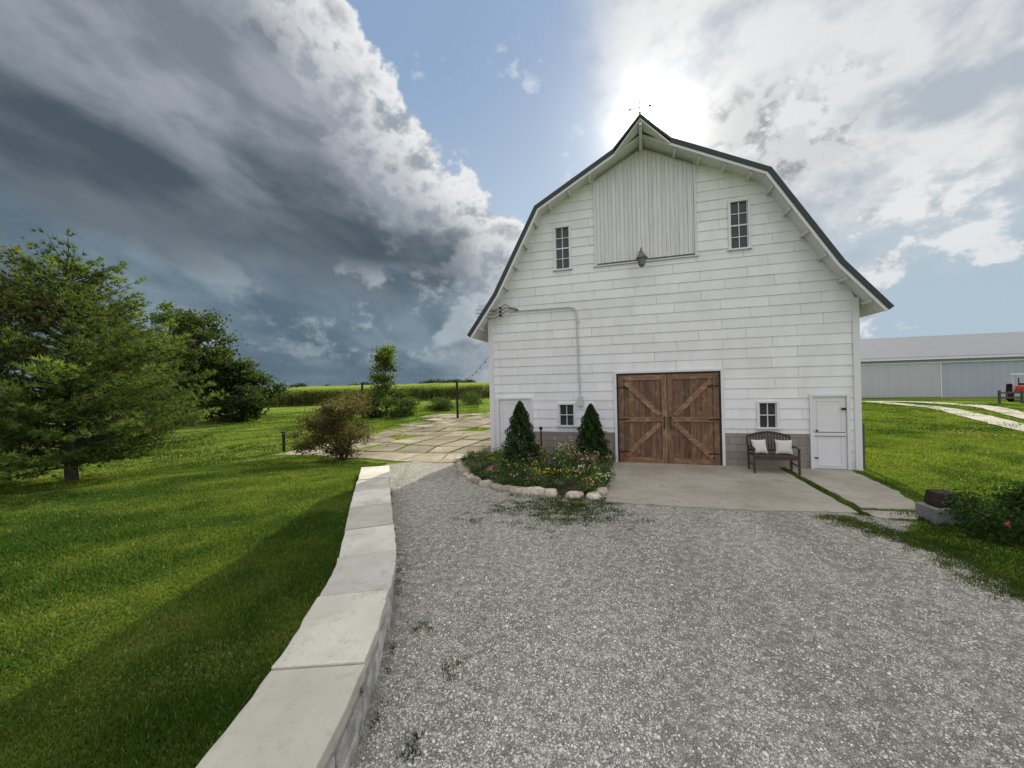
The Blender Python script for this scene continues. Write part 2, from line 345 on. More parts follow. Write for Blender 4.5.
for cx,cy in [(-.62,3.35),(-.95,3.95),(-.72,2.62)]:
    for i in range(3): clump(cx+rng.normal(0,.05),cy+rng.normal(0,.06),.03,.03,40)
for y_ in np.arange(2.4,9.5,.25):
    if rng.random()<.4: clump(wallx(y_)+.37,y_,.02,.06,40)
for t in np.linspace(0,1,70):
    c_=bw(8.43+rng.normal(0,.03),t*3.9); clump(c_[0],c_[1],.035,.05,40)
for t in np.linspace(0,1,80):
    c_=bw(8.3+2.0*t,3.8+rng.normal(0,.14)); clump(c_[0],c_[1],.08,.07,50)
for i in range(60):
    t=rng.random(); c_=bw(1+3*t,4.3-2.*(1-t)+rng.normal(0,.2)); clump(c_[0],c_[1],.06,.05,40)
for i in range(420):
    t=rng.random(); k_=rng.integers(0,3); a_,b_=[((5.55,4.2),(6.05,5.4)),((6.05,5.4),(5.9,6.2)),((5.9,6.2),(5.6,6.9))][k_]; clump(a_[0]+(b_[0]-a_[0])*t+rng.normal(-.05,.16),a_[1]+(b_[1]-a_[1])*t,.06,.05,30)
for i in range(700):
    a_=rng.uniform(-9,0);b_=rng.uniform(13.3,34)
    if polysd(np.array([a_]),np.array([b_]),patio)[0]>0: clump(a_,b_,.25*rng.random()+.05,.1,14)
wx=np.concatenate(wx);wy=np.concatenate(wy); ok=wx>wallx(wy)+.35; ok|=wy>9.9; s_,q_=loc(wx,wy); ok&=~((s_>-.05)&(q_<0)); wx,wy=wx[ok],wy[ok]
blades('gravel_weeds',wx,wy,rng.uniform(.015,.05,len(wx))*(1+.04*np.clip(wy-10,0,20)),.006+.0009*np.clip(wy-8,0,30),gcol(wx,wy)*.7,spread=1.3)
# ---------------------------------------------------------------- BARN
barn=empty('white_barn',(LX,LY,0),TH)
m_wh,g,out=newmat('white_painted_siding'); o=g.obj()
st=g.noise(g.scale(o,(1.2,1.2,.5)),1.5,5,.6); sp=g.noise(o,7,8,.72)
c=g.mix(1.,g.attr(),g.mix(g.sm(st,.35,.7),(.81,.80,.81),(.735,.722,.73)),'MULTIPLY')
c=g.mix(Mu(g.sm(sp,.60,.74),.24),c,(.47,.45,.435))
dr=g.noise(g.scale(o,(9,9,.45)),1.2,5,.65); c=g.mix(Mu(g.sm(dr,.58,.74),.20),c,(.46,.44,.425))
zz=g.node('ShaderNodeSeparateXYZ',{0:o}).outputs[2]
c=g.mix(Mu(g.sm(A(zz,Mu(sp,.8)),1.5,.2),.35),c,(.43,.405,.37))
principled(g,out,c,.5,0,g.bump(A(g.noise(g.scale(o,(1,1,14)),5,5,.6),Mu(sp,.6)),.22,.006))
m_trim=simple('white_trim_paint',(.69,.68,.688),.5,var=.07,nscale=5)
m_roof=simple('dark_metal_roof',(.035,.042,.040),.35,.6,var=.2)
m_glass,g,out=newmat('window_glass'); o=g.obj(); principled(g,out,g.mix(g.noise(o,3,3),(.015,.018,.022),(.05,.06,.07)),.06)
m_black=simple('black_iron',(.02,.02,.02),.45,.5)
m_cmu,g,out=newmat('concrete_block'); o=g.obj()
sw=g.node('ShaderNodeSeparateXYZ',{0:o}); cv=g.node('ShaderNodeCombineXYZ',{0:sw.outputs[0],1:sw.outputs[2]}).outputs[0]
br=g.node('ShaderNodeTexBrick',{'Vector':cv,'Color1':(.28,.25,.215,1),'Color2':(.40,.36,.31,1),'Mortar':(.15,.135,.12,1),'Scale':1.,'Mortar Size':.012,'Brick Width':.42,'Row Height':.21,'Mortar Smooth':.3})
c=g.mix(g.noise(o,14,6,.7),br.outputs[0],(.22,.195,.165)); principled(g,out,c,.9,0,g.bump(g.m('ADD',br.outputs[1],Mu(g.noise(o,60,3),-.3)),-.5,.01))
rp=[(-.50,4.06),(.45,5.35),(1.85,7.92),(4.95,9.60),(8.08,7.95),(9.62,5.35),(10.60,4.10)]
def zroof(s): return float(np.interp(s,[p[0] for p in rp],[p[1] for p in rp]))
def offs(d):
    P=[Vector(p) for p in rp]; res=[]
    for i,p in enumerate(P):
        ns=[]
        if i>0: t=(p-P[i-1]).normalized(); ns.append(Vector((-t.y,t.x)))
        if i<len(P)-1: t=(P[i+1]-p).normalized(); ns.append(Vector((-t.y,t.x)))
        if len(ns)==2: n=(ns[0]+ns[1]).normalized(); n=n/ n.dot(ns[0])
        else: n=ns[0]
        res.append(p+n*d)
    return res
def band(mb,dA,dB,y0,y1):
    Aa,Bb=offs(dA),offs(dB)
    for i in range(len(Aa)-1):
        vs=[(Bb[i].x,y0,Bb[i].y),(Bb[i+1].x,y0,Bb[i+1].y),(Aa[i+1].x,y0,Aa[i+1].y),(Aa[i].x,y0,Aa[i].y)]
        vs+=[(v[0],y1,v[2]) for v in vs]
        mb.add(vs,[(0,1,2,3),(7,6,5,4),(0,4,5,1),(2,6,7,3)]+([(3,7,4,0)] if i==0 else [])+([(1,5,6,2)] if i==len(Aa)-2 else []))
DEP=17.
mb=MB(); band(mb,.13,.010,-.57,DEP+.5)
HW=.82
T=(CS-.05,-1.15,9.72); hl=(CS-HW,-.555,zroof(CS-HW)+.06); hr=(CS+HW,-.555,zroof(CS+HW)+.06)
def addtri(mb,a,b,c,th):
    a,b,c=Vector(a),Vector(b),Vector(c); t=Vector((0,0,th)); mb.add([a,b,c,a+t,b+t,c+t],[(0,2,1),(3,4,5),(0,1,4,3),(1,2,5,4),(2,0,3,5)])
rg=(CS,-.555,9.72)
addtri(mb,T,hl,rg,.09); addtri(mb,T,rg,hr,.09)
mb.obj('roof',m_roof,barn)
mb=MB(); band(mb,.008,-.012,-.50,DEP+.4); mb.obj('soffit',m_trim,barn)
mb=MB(); band(mb,.007,-.06,-.545,-.505)
a_,b_,c_=[Vector(v) for v in(T,hl,hr)]
addtri(mb,a_+Vector((0,.04,-.06)),b_+Vector((.06,0,-.07)),Vector(rg)+Vector((0,0,-.06)),.055); addtri(mb,a_+Vector((0,.04,-.06)),Vector(rg)+Vector((0,0,-.06)),c_+Vector((-.06,0,-.07)),.055)
P=[Vector(p) for p in rp]
for i in range(len(P)-1):
    L=(P[i+1]-P[i]).length; t=(P[i+1]-P[i])/L; n=Vector((-t.y,t.x)); k=int(L/.62)
    for j in range(k):
        c=P[i]+t*(L*(j+.5)/k)-n*.07
        if abs(c.x-CS)<.9: continue
        M=Matrix(((t.x,0,n.x,c.x),(0,1,0,0),(t.y,0,n.y,c.y),(0,0,0,1)))
        mb.box(-.03,.03,-.46,-.03,-.03,.056,M=M)
mb.beam((CS-.04,-1.05,9.60),(CS,0,9.42),.08,.10)
mb.obj('rake_trim',m_trim,barn)
prof=[(0.03,-.4),(0.03,zroof(0)-.03)]+[(p[0],p[1]-.03) for p in rp[1:-1]]+[(W-.03,zroof(W)-.03),(W-.03,-.4)]
mb=MB(); n=len(prof); mb.add([(p[0],.07,p[1]) for p in prof]+[(p[0],DEP,p[1]) for p in prof],[tuple(range(n))[::-1],tuple(range(n,2*n))]+[(i,(i+1)%n,(i+1)%n+n,i+n) for i in range(n)])
mb.obj('wall_core',m_trim,barn)
OP=[(4.0,7.03,-1,2.80),(9.09,9.99,-1,2.03),(.2,1.42,-1,2.06),(7.84,8.38,1.08,1.86),(2.24,2.82,1.10,1.86),(2.24,2.80,6.08,7.5),(7.24,7.80,6.12,7.54),(3.55,6.40,6.12,11),(1.42,4.0,-1,.93),(7.03,9.09,-1,.95)]
lz=[zroof(0),5.35,7.92,9.60]; lx_=[0,.45,1.85,CS]; rz=[zroof(W),5.35,7.95,9.60]; rx_=[W,9.62,8.08,CS]
def sL(z): return float(np.interp(z,lz,lx_))
def sR(z): return float(np.interp(z,rz,rx_))
e_=.285; rows=np.arange(-.35,9.6,e_); zb=sorted(set([round(v,4) for v in rows]+[round(v,4) for o_ in OP for v in(o_[2],o_[3]) if -.3<v<9.55]))
mb=MB(); joints={}
for za,zc in zip(zb[:-1],zb[1:]):
    if zc-za<.003: continue
    ri=int((za+.0005+.35)//e_); zr=-.35+ri*e_
    if ri not in joints:
        js=[];v=.35+(.61 if ri%2 else 0)+random.uniform(-.08,.08)
        while v<W: js.append(v); v+=1.22+(random.choice([0,0,1.22]))
        joints[ri]=(js,[random.uniform(.92,1.0) for _ in range(30)])
    js,sh=joints[ri]
    iv=[(sL(za),sR(za))]
    for o_ in OP:
        if o_[2]<=za+1e-3 and o_[3]>=zc-1e-3:
            nv=[]
            for a,b in iv:
                if o_[1]<=a or o_[0]>=b: nv.append((a,b))
                else:
                    if o_[0]>a: nv.append((a,o_[0]))
                    if o_[1]<b: nv.append((o_[1],b))
            iv=nv
    yo=lambda z_: -(.018*(1-(z_-zr)/e_)+.004)
    for a,b in iv:
        cuts=[a]+[j for j in js if a+.1<j<b-.1]+[b]
        for i in range(len(cuts)-1):
            a0,b0=cuts[i],cuts[i+1]; ki=sum(1 for j in js if j<(a0+b0)/2); c=sh[ki%30]; gap=.003
            A0_=a0+(gap if i>0 else 0); B0_=b0-(gap if i<len(cuts)-2 else 0)
            A1_=A0_ if (i>0 or a>sL(za)+1e-6) else sL(zc); B1_=B0_ if (i<len(cuts)-2 or b<sR(za)-1e-6) else sR(zc)
            if B1_<=A1_: A1_=B1_=(A1_+B1_)/2
            jy=random.uniform(-.003,.003); jz=random.uniform(0,.004) if abs(za-zr)<.01 else 0
            vs=[(A0_,yo(za)+jy,za+jz),(B0_,yo(za)+jy,za+jz*.3),(B1_,yo(zc)+jy,zc),(A1_,yo(zc)+jy,zc),(A0_,.04,za+jz),(B0_,.04,za+jz*.3),(B1_,.04,zc),(A1_,.04,zc)]
            mb.add(vs,[(0,1,2,3),(4,5,1,0),(4,0,3,7),(1,5,6,2)],(c,c,c*.995))
mb.obj('siding',m_wh,barn)
mb=MB(); mb.box(-.05,.10,-.055,.12,-.35,4.66); mb.box(W-.10,W+.05,-.055,.12,-.35,4.55)
for sx_,sg in((-.02,-1),(W+.02,1)):
    for i in range(17):
        z0=-.35+i*.285
        mb.box(min(sx_,sx_-.03*sg),max(sx_,sx_-.03*sg)+.0,.125,DEP-.02,z0,z0+.28)
mb.obj('corner_boards',m_trim,barn,bevel=.004)
mb=MB(); mb.box(1.42,3.999,.0,.065,-.4,.93); mb.box(7.031,9.089,.0,.065,-.4,.95); mb.obj('block_foundation',m_cmu,barn)
def window(nm,s0,s1,z0,z1,cols,rws):
    f=MB(); t=.06
    f.box(s0,s0+t,-.06,.05,z0,z1); f.box(s1-t,s1,-.06,.05,z0,z1); f.box(s0+t+.001,s1-t-.001,-.058,.05,z1-t,z1); f.box(s0-.03,s1+.03,-.085,.05,z0,z0+.045)
    a,b,c,d=s0+t+.001,s1-t-.001,z0+.046,z1-t-.001
    for i in range(1,cols): xm=a+(b-a)*i/cols; f.box(xm-.011,xm+.011,-.008,.03,c,d)
    for i in range(1,rws):
        zm=c+(d-c)*i/rws; hh=.02 if (rws==4 and i==2) else .011; f.box(a,b,-.005,.031,zm-hh,zm+hh)
    f.box(a,a+.02,-.012,.03,c,d);f.box(b-.02,b,-.012,.03,c,d)
    f.obj(nm+'_frame',m_trim,barn,bevel=.003)
    q=MB(); q.box(a,b,.034,.05,c,d); q.obj(nm+'_glass',m_glass,barn)
for i,(a,b,c,d,k1,k2) in enumerate([(7.84,8.38,1.08,1.86,2,2),(2.24,2.82,1.10,1.86,2,2),(2.24,2.80,6.08,7.5,2,4),(7.24,7.80,6.12,7.54,2,4)]): window('window_%d'%(i+1),a,b,c,d,k1,k2)
m_hay,g,out=newmat('weathered_white_boards'); o=g.obj()
st=g.noise(g.scale(o,(14,14,.7)),1.8,7,.7)
c=g.mix(1.,g.attr(),g.mix(g.sm(st,.35,.72),(.71,.695,.71),(.56,.545,.555)),'MULTIPLY'); principled(g,out,c,.7,0,g.bump(st,.35,.008))
mb=MB(); s=3.60
while s<6.34:
    wd=min(.118,6.36-s); c=random.uniform(.92,1.02); zt=min(zroof(s),zroof(s+wd))-.12; mb.box(s,s+wd-.005,-.050-random.uniform(0,.004),.05,6.16,zt,(c,c,c)); s+=wd
mb.obj('hay_door',m_hay,barn,bevel=.003)
mb=MB(); mb.box(3.52,3.597,-.07,.05,6.10,zroof(3.5)-.12); mb.box(6.363,6.43,-.07,.05,6.10,zroof(6.45)-.12); mb.box(3.47,6.48,-.075,.05,6.07,6.10); mb.obj('hay_door_trim',m_hay,barn,bevel=.004)
# main double door
m_wood,g,out=newmat('stained_door_wood'); o=g.obj()
gr=g.noise(g.scale(o,(22,22,1.6)),1.6,7,.65,.6); kn=g.noise(o,5,5,.6)
c=g.mix(g.sm(gr,.32,.68),(.065,.032,.017),(.24,.125,.065)); c=g.mix(Mu(g.sm(kn,.5,.7),.6),c,(.36,.22,.135)); c=g.mix(1.,g.attr(),c,'MULTIPLY')
principled(g,out,c,.6,0,g.bump(gr,.4,.006))
m_woodh,g,out=newmat('stained_rail_wood'); o=g.obj()
gr=g.noise(g.scale(o,(1.8,20,20)),1.6,7,.65,.6); kn=g.noise(o,6,5,.6)
c=g.mix(g.sm(gr,.32,.68),(.088,.042,.022),(.275,.148,.08)); c=g.mix(Mu(g.sm(kn,.5,.7),.6),c,(.39,.25,.155)); c=g.mix(1.,g.attr(),c,'MULTIPLY'); principled(g,out,c,.6,0,g.bump(gr,.4,.006))
d0,d1,dt=4.13,6.90,2.68; mid=(d0+d1)/2
pl=MB(); ra=MB()
for a,b,flip in((d0,mid-.008,0),(mid+.008,d1,1)):
    nb_=9; wd=(b-a)/nb_
    for i in range(nb_):
        c=random.uniform(.55,1.15); pl.box(a+i*wd+.003,a+(i+1)*wd-.003,.0,.04,.02,dt,(c,c*random.uniform(.94,1.04),c))
    fw=.15
    for u0,u1 in((a,a+fw),(b-fw,b)):
        c=random.uniform(.9,1.3); pl.box(u0,u1,-.035,-.001,.02,dt,(c,c,c))
    for z0,z1 in((.02,.19),(dt/2-.075,dt/2+.075),(dt-.16,dt)):
        c=random.uniform(.95,1.35); ra.box(a+fw+.001,b-fw-.001,-.033,-.001,z0,z1,(c,c,c))
    for (za,zb_) in ((dt/2+.075,dt-.16),(dt/2-.075,.19)):
        xa,xb=(b-fw,a+fw) if not flip else (a+fw,b-fw)
        v=Vector((xb-xa,0,zb_-za)).normalized(); ra.beam(Vector((xa,-.018,za))+v*.07,Vector((xb,-.018,zb_))-v*.07,.15,.030,(1.2,1.18,1.15),up=(0,-1,0))
pl.obj('door_planks',m_wood,barn,bevel=.003); ra.obj('door_rails',m_woodh,barn,bevel=.003)
mb=MB(); mb.box(d0-.05,d0-.004,-.045,.05,-.05,dt+.05); mb.box(d1+.004,d1+.05,-.045,.05,-.05,dt+.05); mb.box(d0-.003,d1+.003,-.045,.05,dt+.004,dt+.05)
for xh in(d0,d1):
    sg=1 if xh==d0 else -1
    for zh in(.35,1.34,2.3): mb.box(min(xh,xh+sg*.3),max(xh,xh+sg*.3),-.043,-.036,zh-.02,zh+.02)
for xh in(mid-.09,mid+.09): mb.cyl((xh,-.07,1.1),(xh,-.07,1.4),.012); mb.box(xh-.02,xh+.02,-.07,-.034,1.08,1.11); mb.box(xh-.02,xh+.02,-.07,-.034,1.39,1.42)
mb.obj('door_iron_frame',m_black,barn)
mb=MB(); mb.box(4.0,4.078,-.06,.05,-.2,2.80); mb.box(6.952,7.03,-.06,.05,-.2,2.80); mb.box(4.079,6.951,-.06,.05,2.735,2.80); mb.box(4.05,6.98,-.02,.05,-.2,.018)
def pdoor(s0,s1,z1,zm):
    t=.07
    mb.box(s0,s0+t,-.06,.05,-.2,z1); mb.box(s1-t,s1,-.06,.05,-.2,z1); mb.box(s0+t+.001,s1-t-.001,-.06,.05,z1-t,z1)
    mb.box(s0+t+.006,s1-t-.006,-.012,.045,.03,z1-t-.006)
    for z0,z2 in((.1,zm-.06),(zm+.06,z1-t-.1)):
        a,b=s0+t+.1,s1-t-.1; mb.box(a,b,-.024,-.013,z0,z0+.03);mb.box(a,b,-.024,-.013,z2-.03,z2);mb.box(a,a+.03,-.024,-.013,z0+.031,z2-.031);mb.box(b-.03,b,-.024,-.013,z0+.031,z2-.031)
    mb.box(s0+t+.01,s1-t-.01,-.028,-.013,zm-.05,zm+.05)
pdoor(9.09,9.99,2.03,.95); pdoor(.2,1.42,2.06,.95)
mb.obj('door_trim',m_trim,barn,bevel=.003)
mb=MB(); mb.box(9.2,9.88,-.034,-.029,1.00,1.015); mb.box(9.2,9.88,-.034,-.029,.90,.912); mb.ball((9.24,-.06,1.05),.028); mb.box(9.19,9.27,-.04,-.013,.3,.33);mb.box(9.80,9.9,-.066,-.05,1.6,1.66)
mb.ball((1.28,-.06,1.05),.028)
mb.obj('door_hardware',m_black,barn)
mb=MB(); cx=4.88
mb.cyl((cx,-.03,6.35),(cx,-.09,6.35),.06,n=12); mb.tube([(cx,-.06,6.35),(cx,-.25,6.42),(cx,-.42,6.37),(cx,-.46,6.22)],.02)
mb.cyl((cx,-.46,6.05),(cx,-.46,6.22),.18,.05,n=18); mb.cyl((cx,-.46,5.90),(cx,-.46,6.05),.10,.12,n=14); mb.ball((cx,-.46,5.90),.10,12)
mb.obj('barn_light',simple('galvanised_grey',(.16,.16,.16),.4,.5),barn)
mb=MB(); r_=.026
mb.tube([(.7,-.075,4.90),(2.70,-.075,4.88),(2.84,-.075,4.84),(2.92,-.075,4.72),(2.95,-.075,2.9),(2.98,-.075,2.05)],r_,8)
mb.box(2.9,3.06,-.13,-.03,1.75,2.05)
for zc in(4.4,3.5,2.6): mb.box(2.90,3.0,-.08,-.035,zc,zc+.02)
mb.obj('conduit',simple('conduit_grey',(.50,.50,.50),.4,.0,var=.08),barn)
mb=MB()
for i,zc in enumerate((5.0,4.88,4.76)):
    mb.cyl((.45,-.05,zc),(.45,-.22,zc),.018); mb.ball((.45,-.24,zc),.045)
    mb.tube([(.45,-.24,zc),(.62,-.2,zc+.12),(.9,-.12,4.92+.04*i),(1.1,-.07,4.88)],.011)
    mb.tube([(.45,-.24,zc),(.3,-.4,zc-.12),(.05,-.5,zc-.1),(-.3,-.42,zc-.02)],.009)
mb.obj('service_wires',m_black,barn)
mb=MB(); vy=-.9; mb.cyl((CS-.04,vy,9.75),(CS-.04,vy,10.32),.012); mb.cyl((CS-.28,vy,10.12),(CS+.24,vy,10.12),.010); mb.ball((CS-.04,vy,9.98),.035); mb.add([(CS+.2,vy,10.07),(CS+.30,vy,10.12),(CS+.2,vy,10.17)],[(0,1,2)]); mb.add([(CS-.26,vy,10.12),(CS-.36,vy,10.19),(CS-.32,vy,10.12),(CS-.36,vy,10.05)],[(0,1,2,3)])
mb.obj('weather_vane',m_black,barn)
# ---------------------------------------------------------------- concrete pads
m_con,g,out=newmat('old_concrete'); o=g.obj()
a=g.noise(o,.8,6,.65);b=g.noise(o,9,6,.7)
c=g.mix(g.sm(a,.35,.65),(.28,.255,.205),(.39,.36,.305)); c=g.mix(Mu(g.sm(b,.5,.7),.4),c,(.20,.182,.145))
c=g.mix(Mu(g.sm(g.noise(o,1.6,7,.75),.54,.68),.55),c,(.19,.168,.125))
principled(g,out,c,.88,0,g.bump(g.m('ADD',b,g.noise(o,120,3)),.35,.008))
def slab(poly,zt,th):
    mb=MB(); n=len(poly); top=[(p[0],p[1],zt) for p in poly]
    mb.add(top+[(p[0],p[1],p[2]-th) for p in top],[tuple(range(n)),tuple(range(2*n-1,n-1,-1))]+[(i,i+n,(i+1)%n+n,(i+1)%n) for i in range(n)])
    return mb
def edgepoly(c,n=12,j=.03):
    r_=[]
    for i in range(len(c)):
        a=np.array(c[i]);b=np.array(c[(i+1)%len(c)])
        for t in np.linspace(0,1,n,endpoint=False): v=a+(b-a)*t; r_.append((v[0]+random.uniform(-j,j),v[1]+random.uniform(-j,j)))
    return r_
P1=[bw(8.32,.04)[:2],bw(8.32,3.85)[:2],bw(6.2,4.1)[:2],bw(3.9,4.1)[:2],bw(3.9,.04)[:2]][::-1]
slab(edgepoly(P1),.03,.2).obj('concrete_apron',m_con,bevel=.008)
P2=[bw(9.95,.04)[:2],bw(9.85,2.0)[:2],bw(9.55,3.4)[:2],bw(8.55,3.5)[:2],bw(8.5,.04)[:2]][::-1]
slab(edgepoly(P2),.028,.2).obj('concrete_walk',m_con,bevel=.008)
P3=[bw(9.3,3.62)[:2],bw(9.1,4.0)[:2],bw(8.5,4.05)[:2],bw(8.45,3.66)[:2]][::-1]
slab(edgepoly(P3,5,.02),.03,.15).obj('paving_stone',m_con,bevel=.01)
# old barnyard paving
m_pat,g,out=newmat('weathered_paving'); o=g.obj(); b=g.noise(o,5,7,.7); a=g.noise(o,.7,4)
c=g.mix(1.,g.attr(),g.mix(g.sm(a,.3,.7),(.27,.235,.18),(.40,.355,.285)),'MULTIPLY'); c=g.mix(Mu(g.sm(b,.50,.66),.6),c,(.18,.165,.09)); principled(g,out,c,.95,0,g.bump(b,.4,.01),spec=0.)
mb=MB(); js_=lambda i,j,k_: (math.sin(i*12.9+j*78.2+k_*3.1)*43758.5)%1-.5
for i in range(0,12):
    for j in range(0,18):
        def crn(a,b):
            s_=-.45-a*1.45+.75*js_(a,b,1); q_=.3-b*1.6+.9*js_(a,b,2); return bw(s_,q_)[:2]
        cs=[crn(i,j),crn(i,j+1),crn(i+1,j+1),crn(i+1,j)]; c=np.mean(cs,0)
        if polysd(np.array([c[0]]),np.array([c[1]]),patio)[0]<.25: continue
        if random.random()<.08: continue
        sk=random.uniform(.88,.98); vs=[]
        for v in cs[::-1]:
            vx=c[0]+(v[0]-c[0])*sk;vy=c[1]+(v[1]-c[1])*sk; vs.append((vx,vy,hz(vx,vy)+.02+random.uniform(0,.02)))
        k_=random.uniform(.65,1.15); mb.add(vs+[(v[0],v[1],v[2]-.1) for v in vs],[(0,1,2,3),(0,4,5,1),(1,5,6,2),(2,6,7,3),(3,7,4,0)],(k_,k_,k_*.97))
mb.obj('barnyard_paving',m_pat)
# ---------------------------------------------------------------- retaining wall
rw=empty('stone_retaining_wall')
m_cap,g,out=newmat('limestone_cap'); o=g.obj(); b=g.noise(o,7,8,.72); a=g.noise(o,1.3,4)
c=g.mix(1.,g.attr(),g.mix(g.sm(a,.3,.7),(.50,.48,.435),(.64,.62,.57)),'MULTIPLY'); c=g.mix(Mu(g.sm(b,.50,.70),.5),c,(.35,.33,.285))
c=g.mix(Mu(g.sm(g.noise(o,60,4,.8),.58,.75),.6),c,(.20,.185,.16)); c=g.mix(Mu(g.sm(g.noise(o,2.5,7,.75),.53,.68),.5),c,(.27,.255,.205))
principled(g,out,c,.85,0,g.bump(g.m('ADD',b,g.noise(o,70,5,.7)),.7,.016))
m_sb,g,out=newmat('split_stone_face'); o=g.obj(); b=g.noise(o,6,8,.7)
c=g.mix(g.sm(b,.35,.65),(.36,.35,.32),(.66,.65,.62)); c=g.mix(1.,g.attr(),c,'MULTIPLY'); principled(g,out,c,.9,0,g.bump(b,1.,.04))
caps=MB(); blk=MB(); yy=9.72; bounds=[yy]
Ls=[1.35,1.0,1.05,1.05,.95,.95,.98,1.0,1.45,1.1,1.1,1.1,1.1,1.1]
shade=[1.0,.84,1.04,.80,1.05,.88,1.08,.90,.76,.95,1,.9,1,.95]
for L in Ls:
    dy=L/math.sqrt(1+.37**2) if yy>4 else L; yy-=dy; bounds.append(yy)
def frame(y):
    t=(float(wallx(y+.1))-float(wallx(y-.1)))/.2; n=Vector((1,-t,0)).normalized(); return Vector((float(wallx(y)),y,0)),n
for i in range(len(bounds)-1):
    y1,y0=bounds[i]-.008,bounds[i+1]+.008; k_=shade[i]; zt=.5+random.uniform(-.010,.010); kk=(k_,k_*.99,k_*random.uniform(.90,1.)); ox=random.uniform(-.012,.012)
    nseg=8; top=[];bot=[]
    for j in range(nseg+1):
        p,n=frame(y0+(y1-y0)*j/nseg)
        for sg in(-1,1):
            jj=random.uniform(-.007,.007)+ox; v=p+n*(.33*sg+jj); top.append((v.x,v.y,zt+random.uniform(-.002,.002))); bot.append((v.x,v.y,zt-.10))
    m_=len(top); fs=[]
    for j in range(nseg):
        a=2*j; fs+=[(a,a+1,a+3,a+2),(m_+a,m_+a+2,m_+a+3,m_+a+1),(a+1,m_+a+1,m_+a+3,a+3),(a,a+2,m_+a+2,m_+a)]
    fs+=[(0,m_,m_+1,1),(m_-2,m_-1,2*m_-1,2*m_-2)]
    caps.add(top+bot,fs,kk)
caps.obj('cap_stones',m_cap,rw,bevel=.010)
for row,(z0,z1) in enumerate([(-.25,.09),(.095,.245),(.25,.388)]):
    y=9.69
    while y>-5:
        L=random.uniform(.3,.55); y2=max(y-L,-5.2); pa,na=frame(y2+.006); pb,nb_=frame(y-.006); k_=random.uniform(.75,1.1); o1=.290+random.uniform(-.014,.014)
        vs=[pa-na*.28,pa+na*o1,pb+nb_*o1,pb-nb_*.28]; vs=[(v.x,v.y,z0) for v in vs]+[(v.x,v.y,z1) for v in vs]
        blk.add(vs,[(0,3,2,1),(4,5,6,7),(0,1,5,4),(1,2,6,5),(2,3,7,6),(3,0,4,7)],(k_,k_,k_)); y=y2
blk.obj('wall_blocks',m_sb,rw,bevel=.012)
# ---------------------------------------------------------------- foliage
m_leaf=leafmat('leaf',.42); m_needle=leafmat('needle',.35)
m_bark=simple('bark',(.075,.058,.042),.9,nscale=10,var=.4,bump=.8)
def runit(N):
    v=rng.normal(size=(N,3)); return v/np.linalg.norm(v,axis=1,keepdims=True)
def leaves(C,size,cols,asp=.5):
    N=len(C); u=runit(N); v=np.cross(u,runit(N)); v/=np.linalg.norm(v,axis=1,keepdims=True)
    s=(size*rng.uniform(.6,1.3,N))[:,None]
    V=np.stack([C-u*s,C+v*s*asp,C+u*s,C-v*s*asp],1)
    return V.reshape(-1,3),np.arange(4*N).reshape(-1,4),np.repeat(cols,4,0)
def foliage(name,C,size,cols,parent=None,asp=.5,mat=None):
    V,F,c=leaves(C,size,cols,asp=asp); return mesh_np(name,V,F,mat or m_leaf,col=c,parent=parent)
def limb(mb,a,b,r0,r1,seg=4,wob=.1):
    a=Vector(a);b=Vector(b);L=(b-a).length; prev=a
    for i in range(1,seg+1):
        t=i/seg; p=a.lerp(b,t)+(Vector((random.uniform(-1,1),random.uniform(-1,1),random.uniform(-.5,.5)))*wob*L*.3 if i<seg else Vector())
        mb.cyl(prev,p,r0+(r1-r0)*(i-1)/seg,r0+(r1-r0)*t,7,cap=False); prev=p
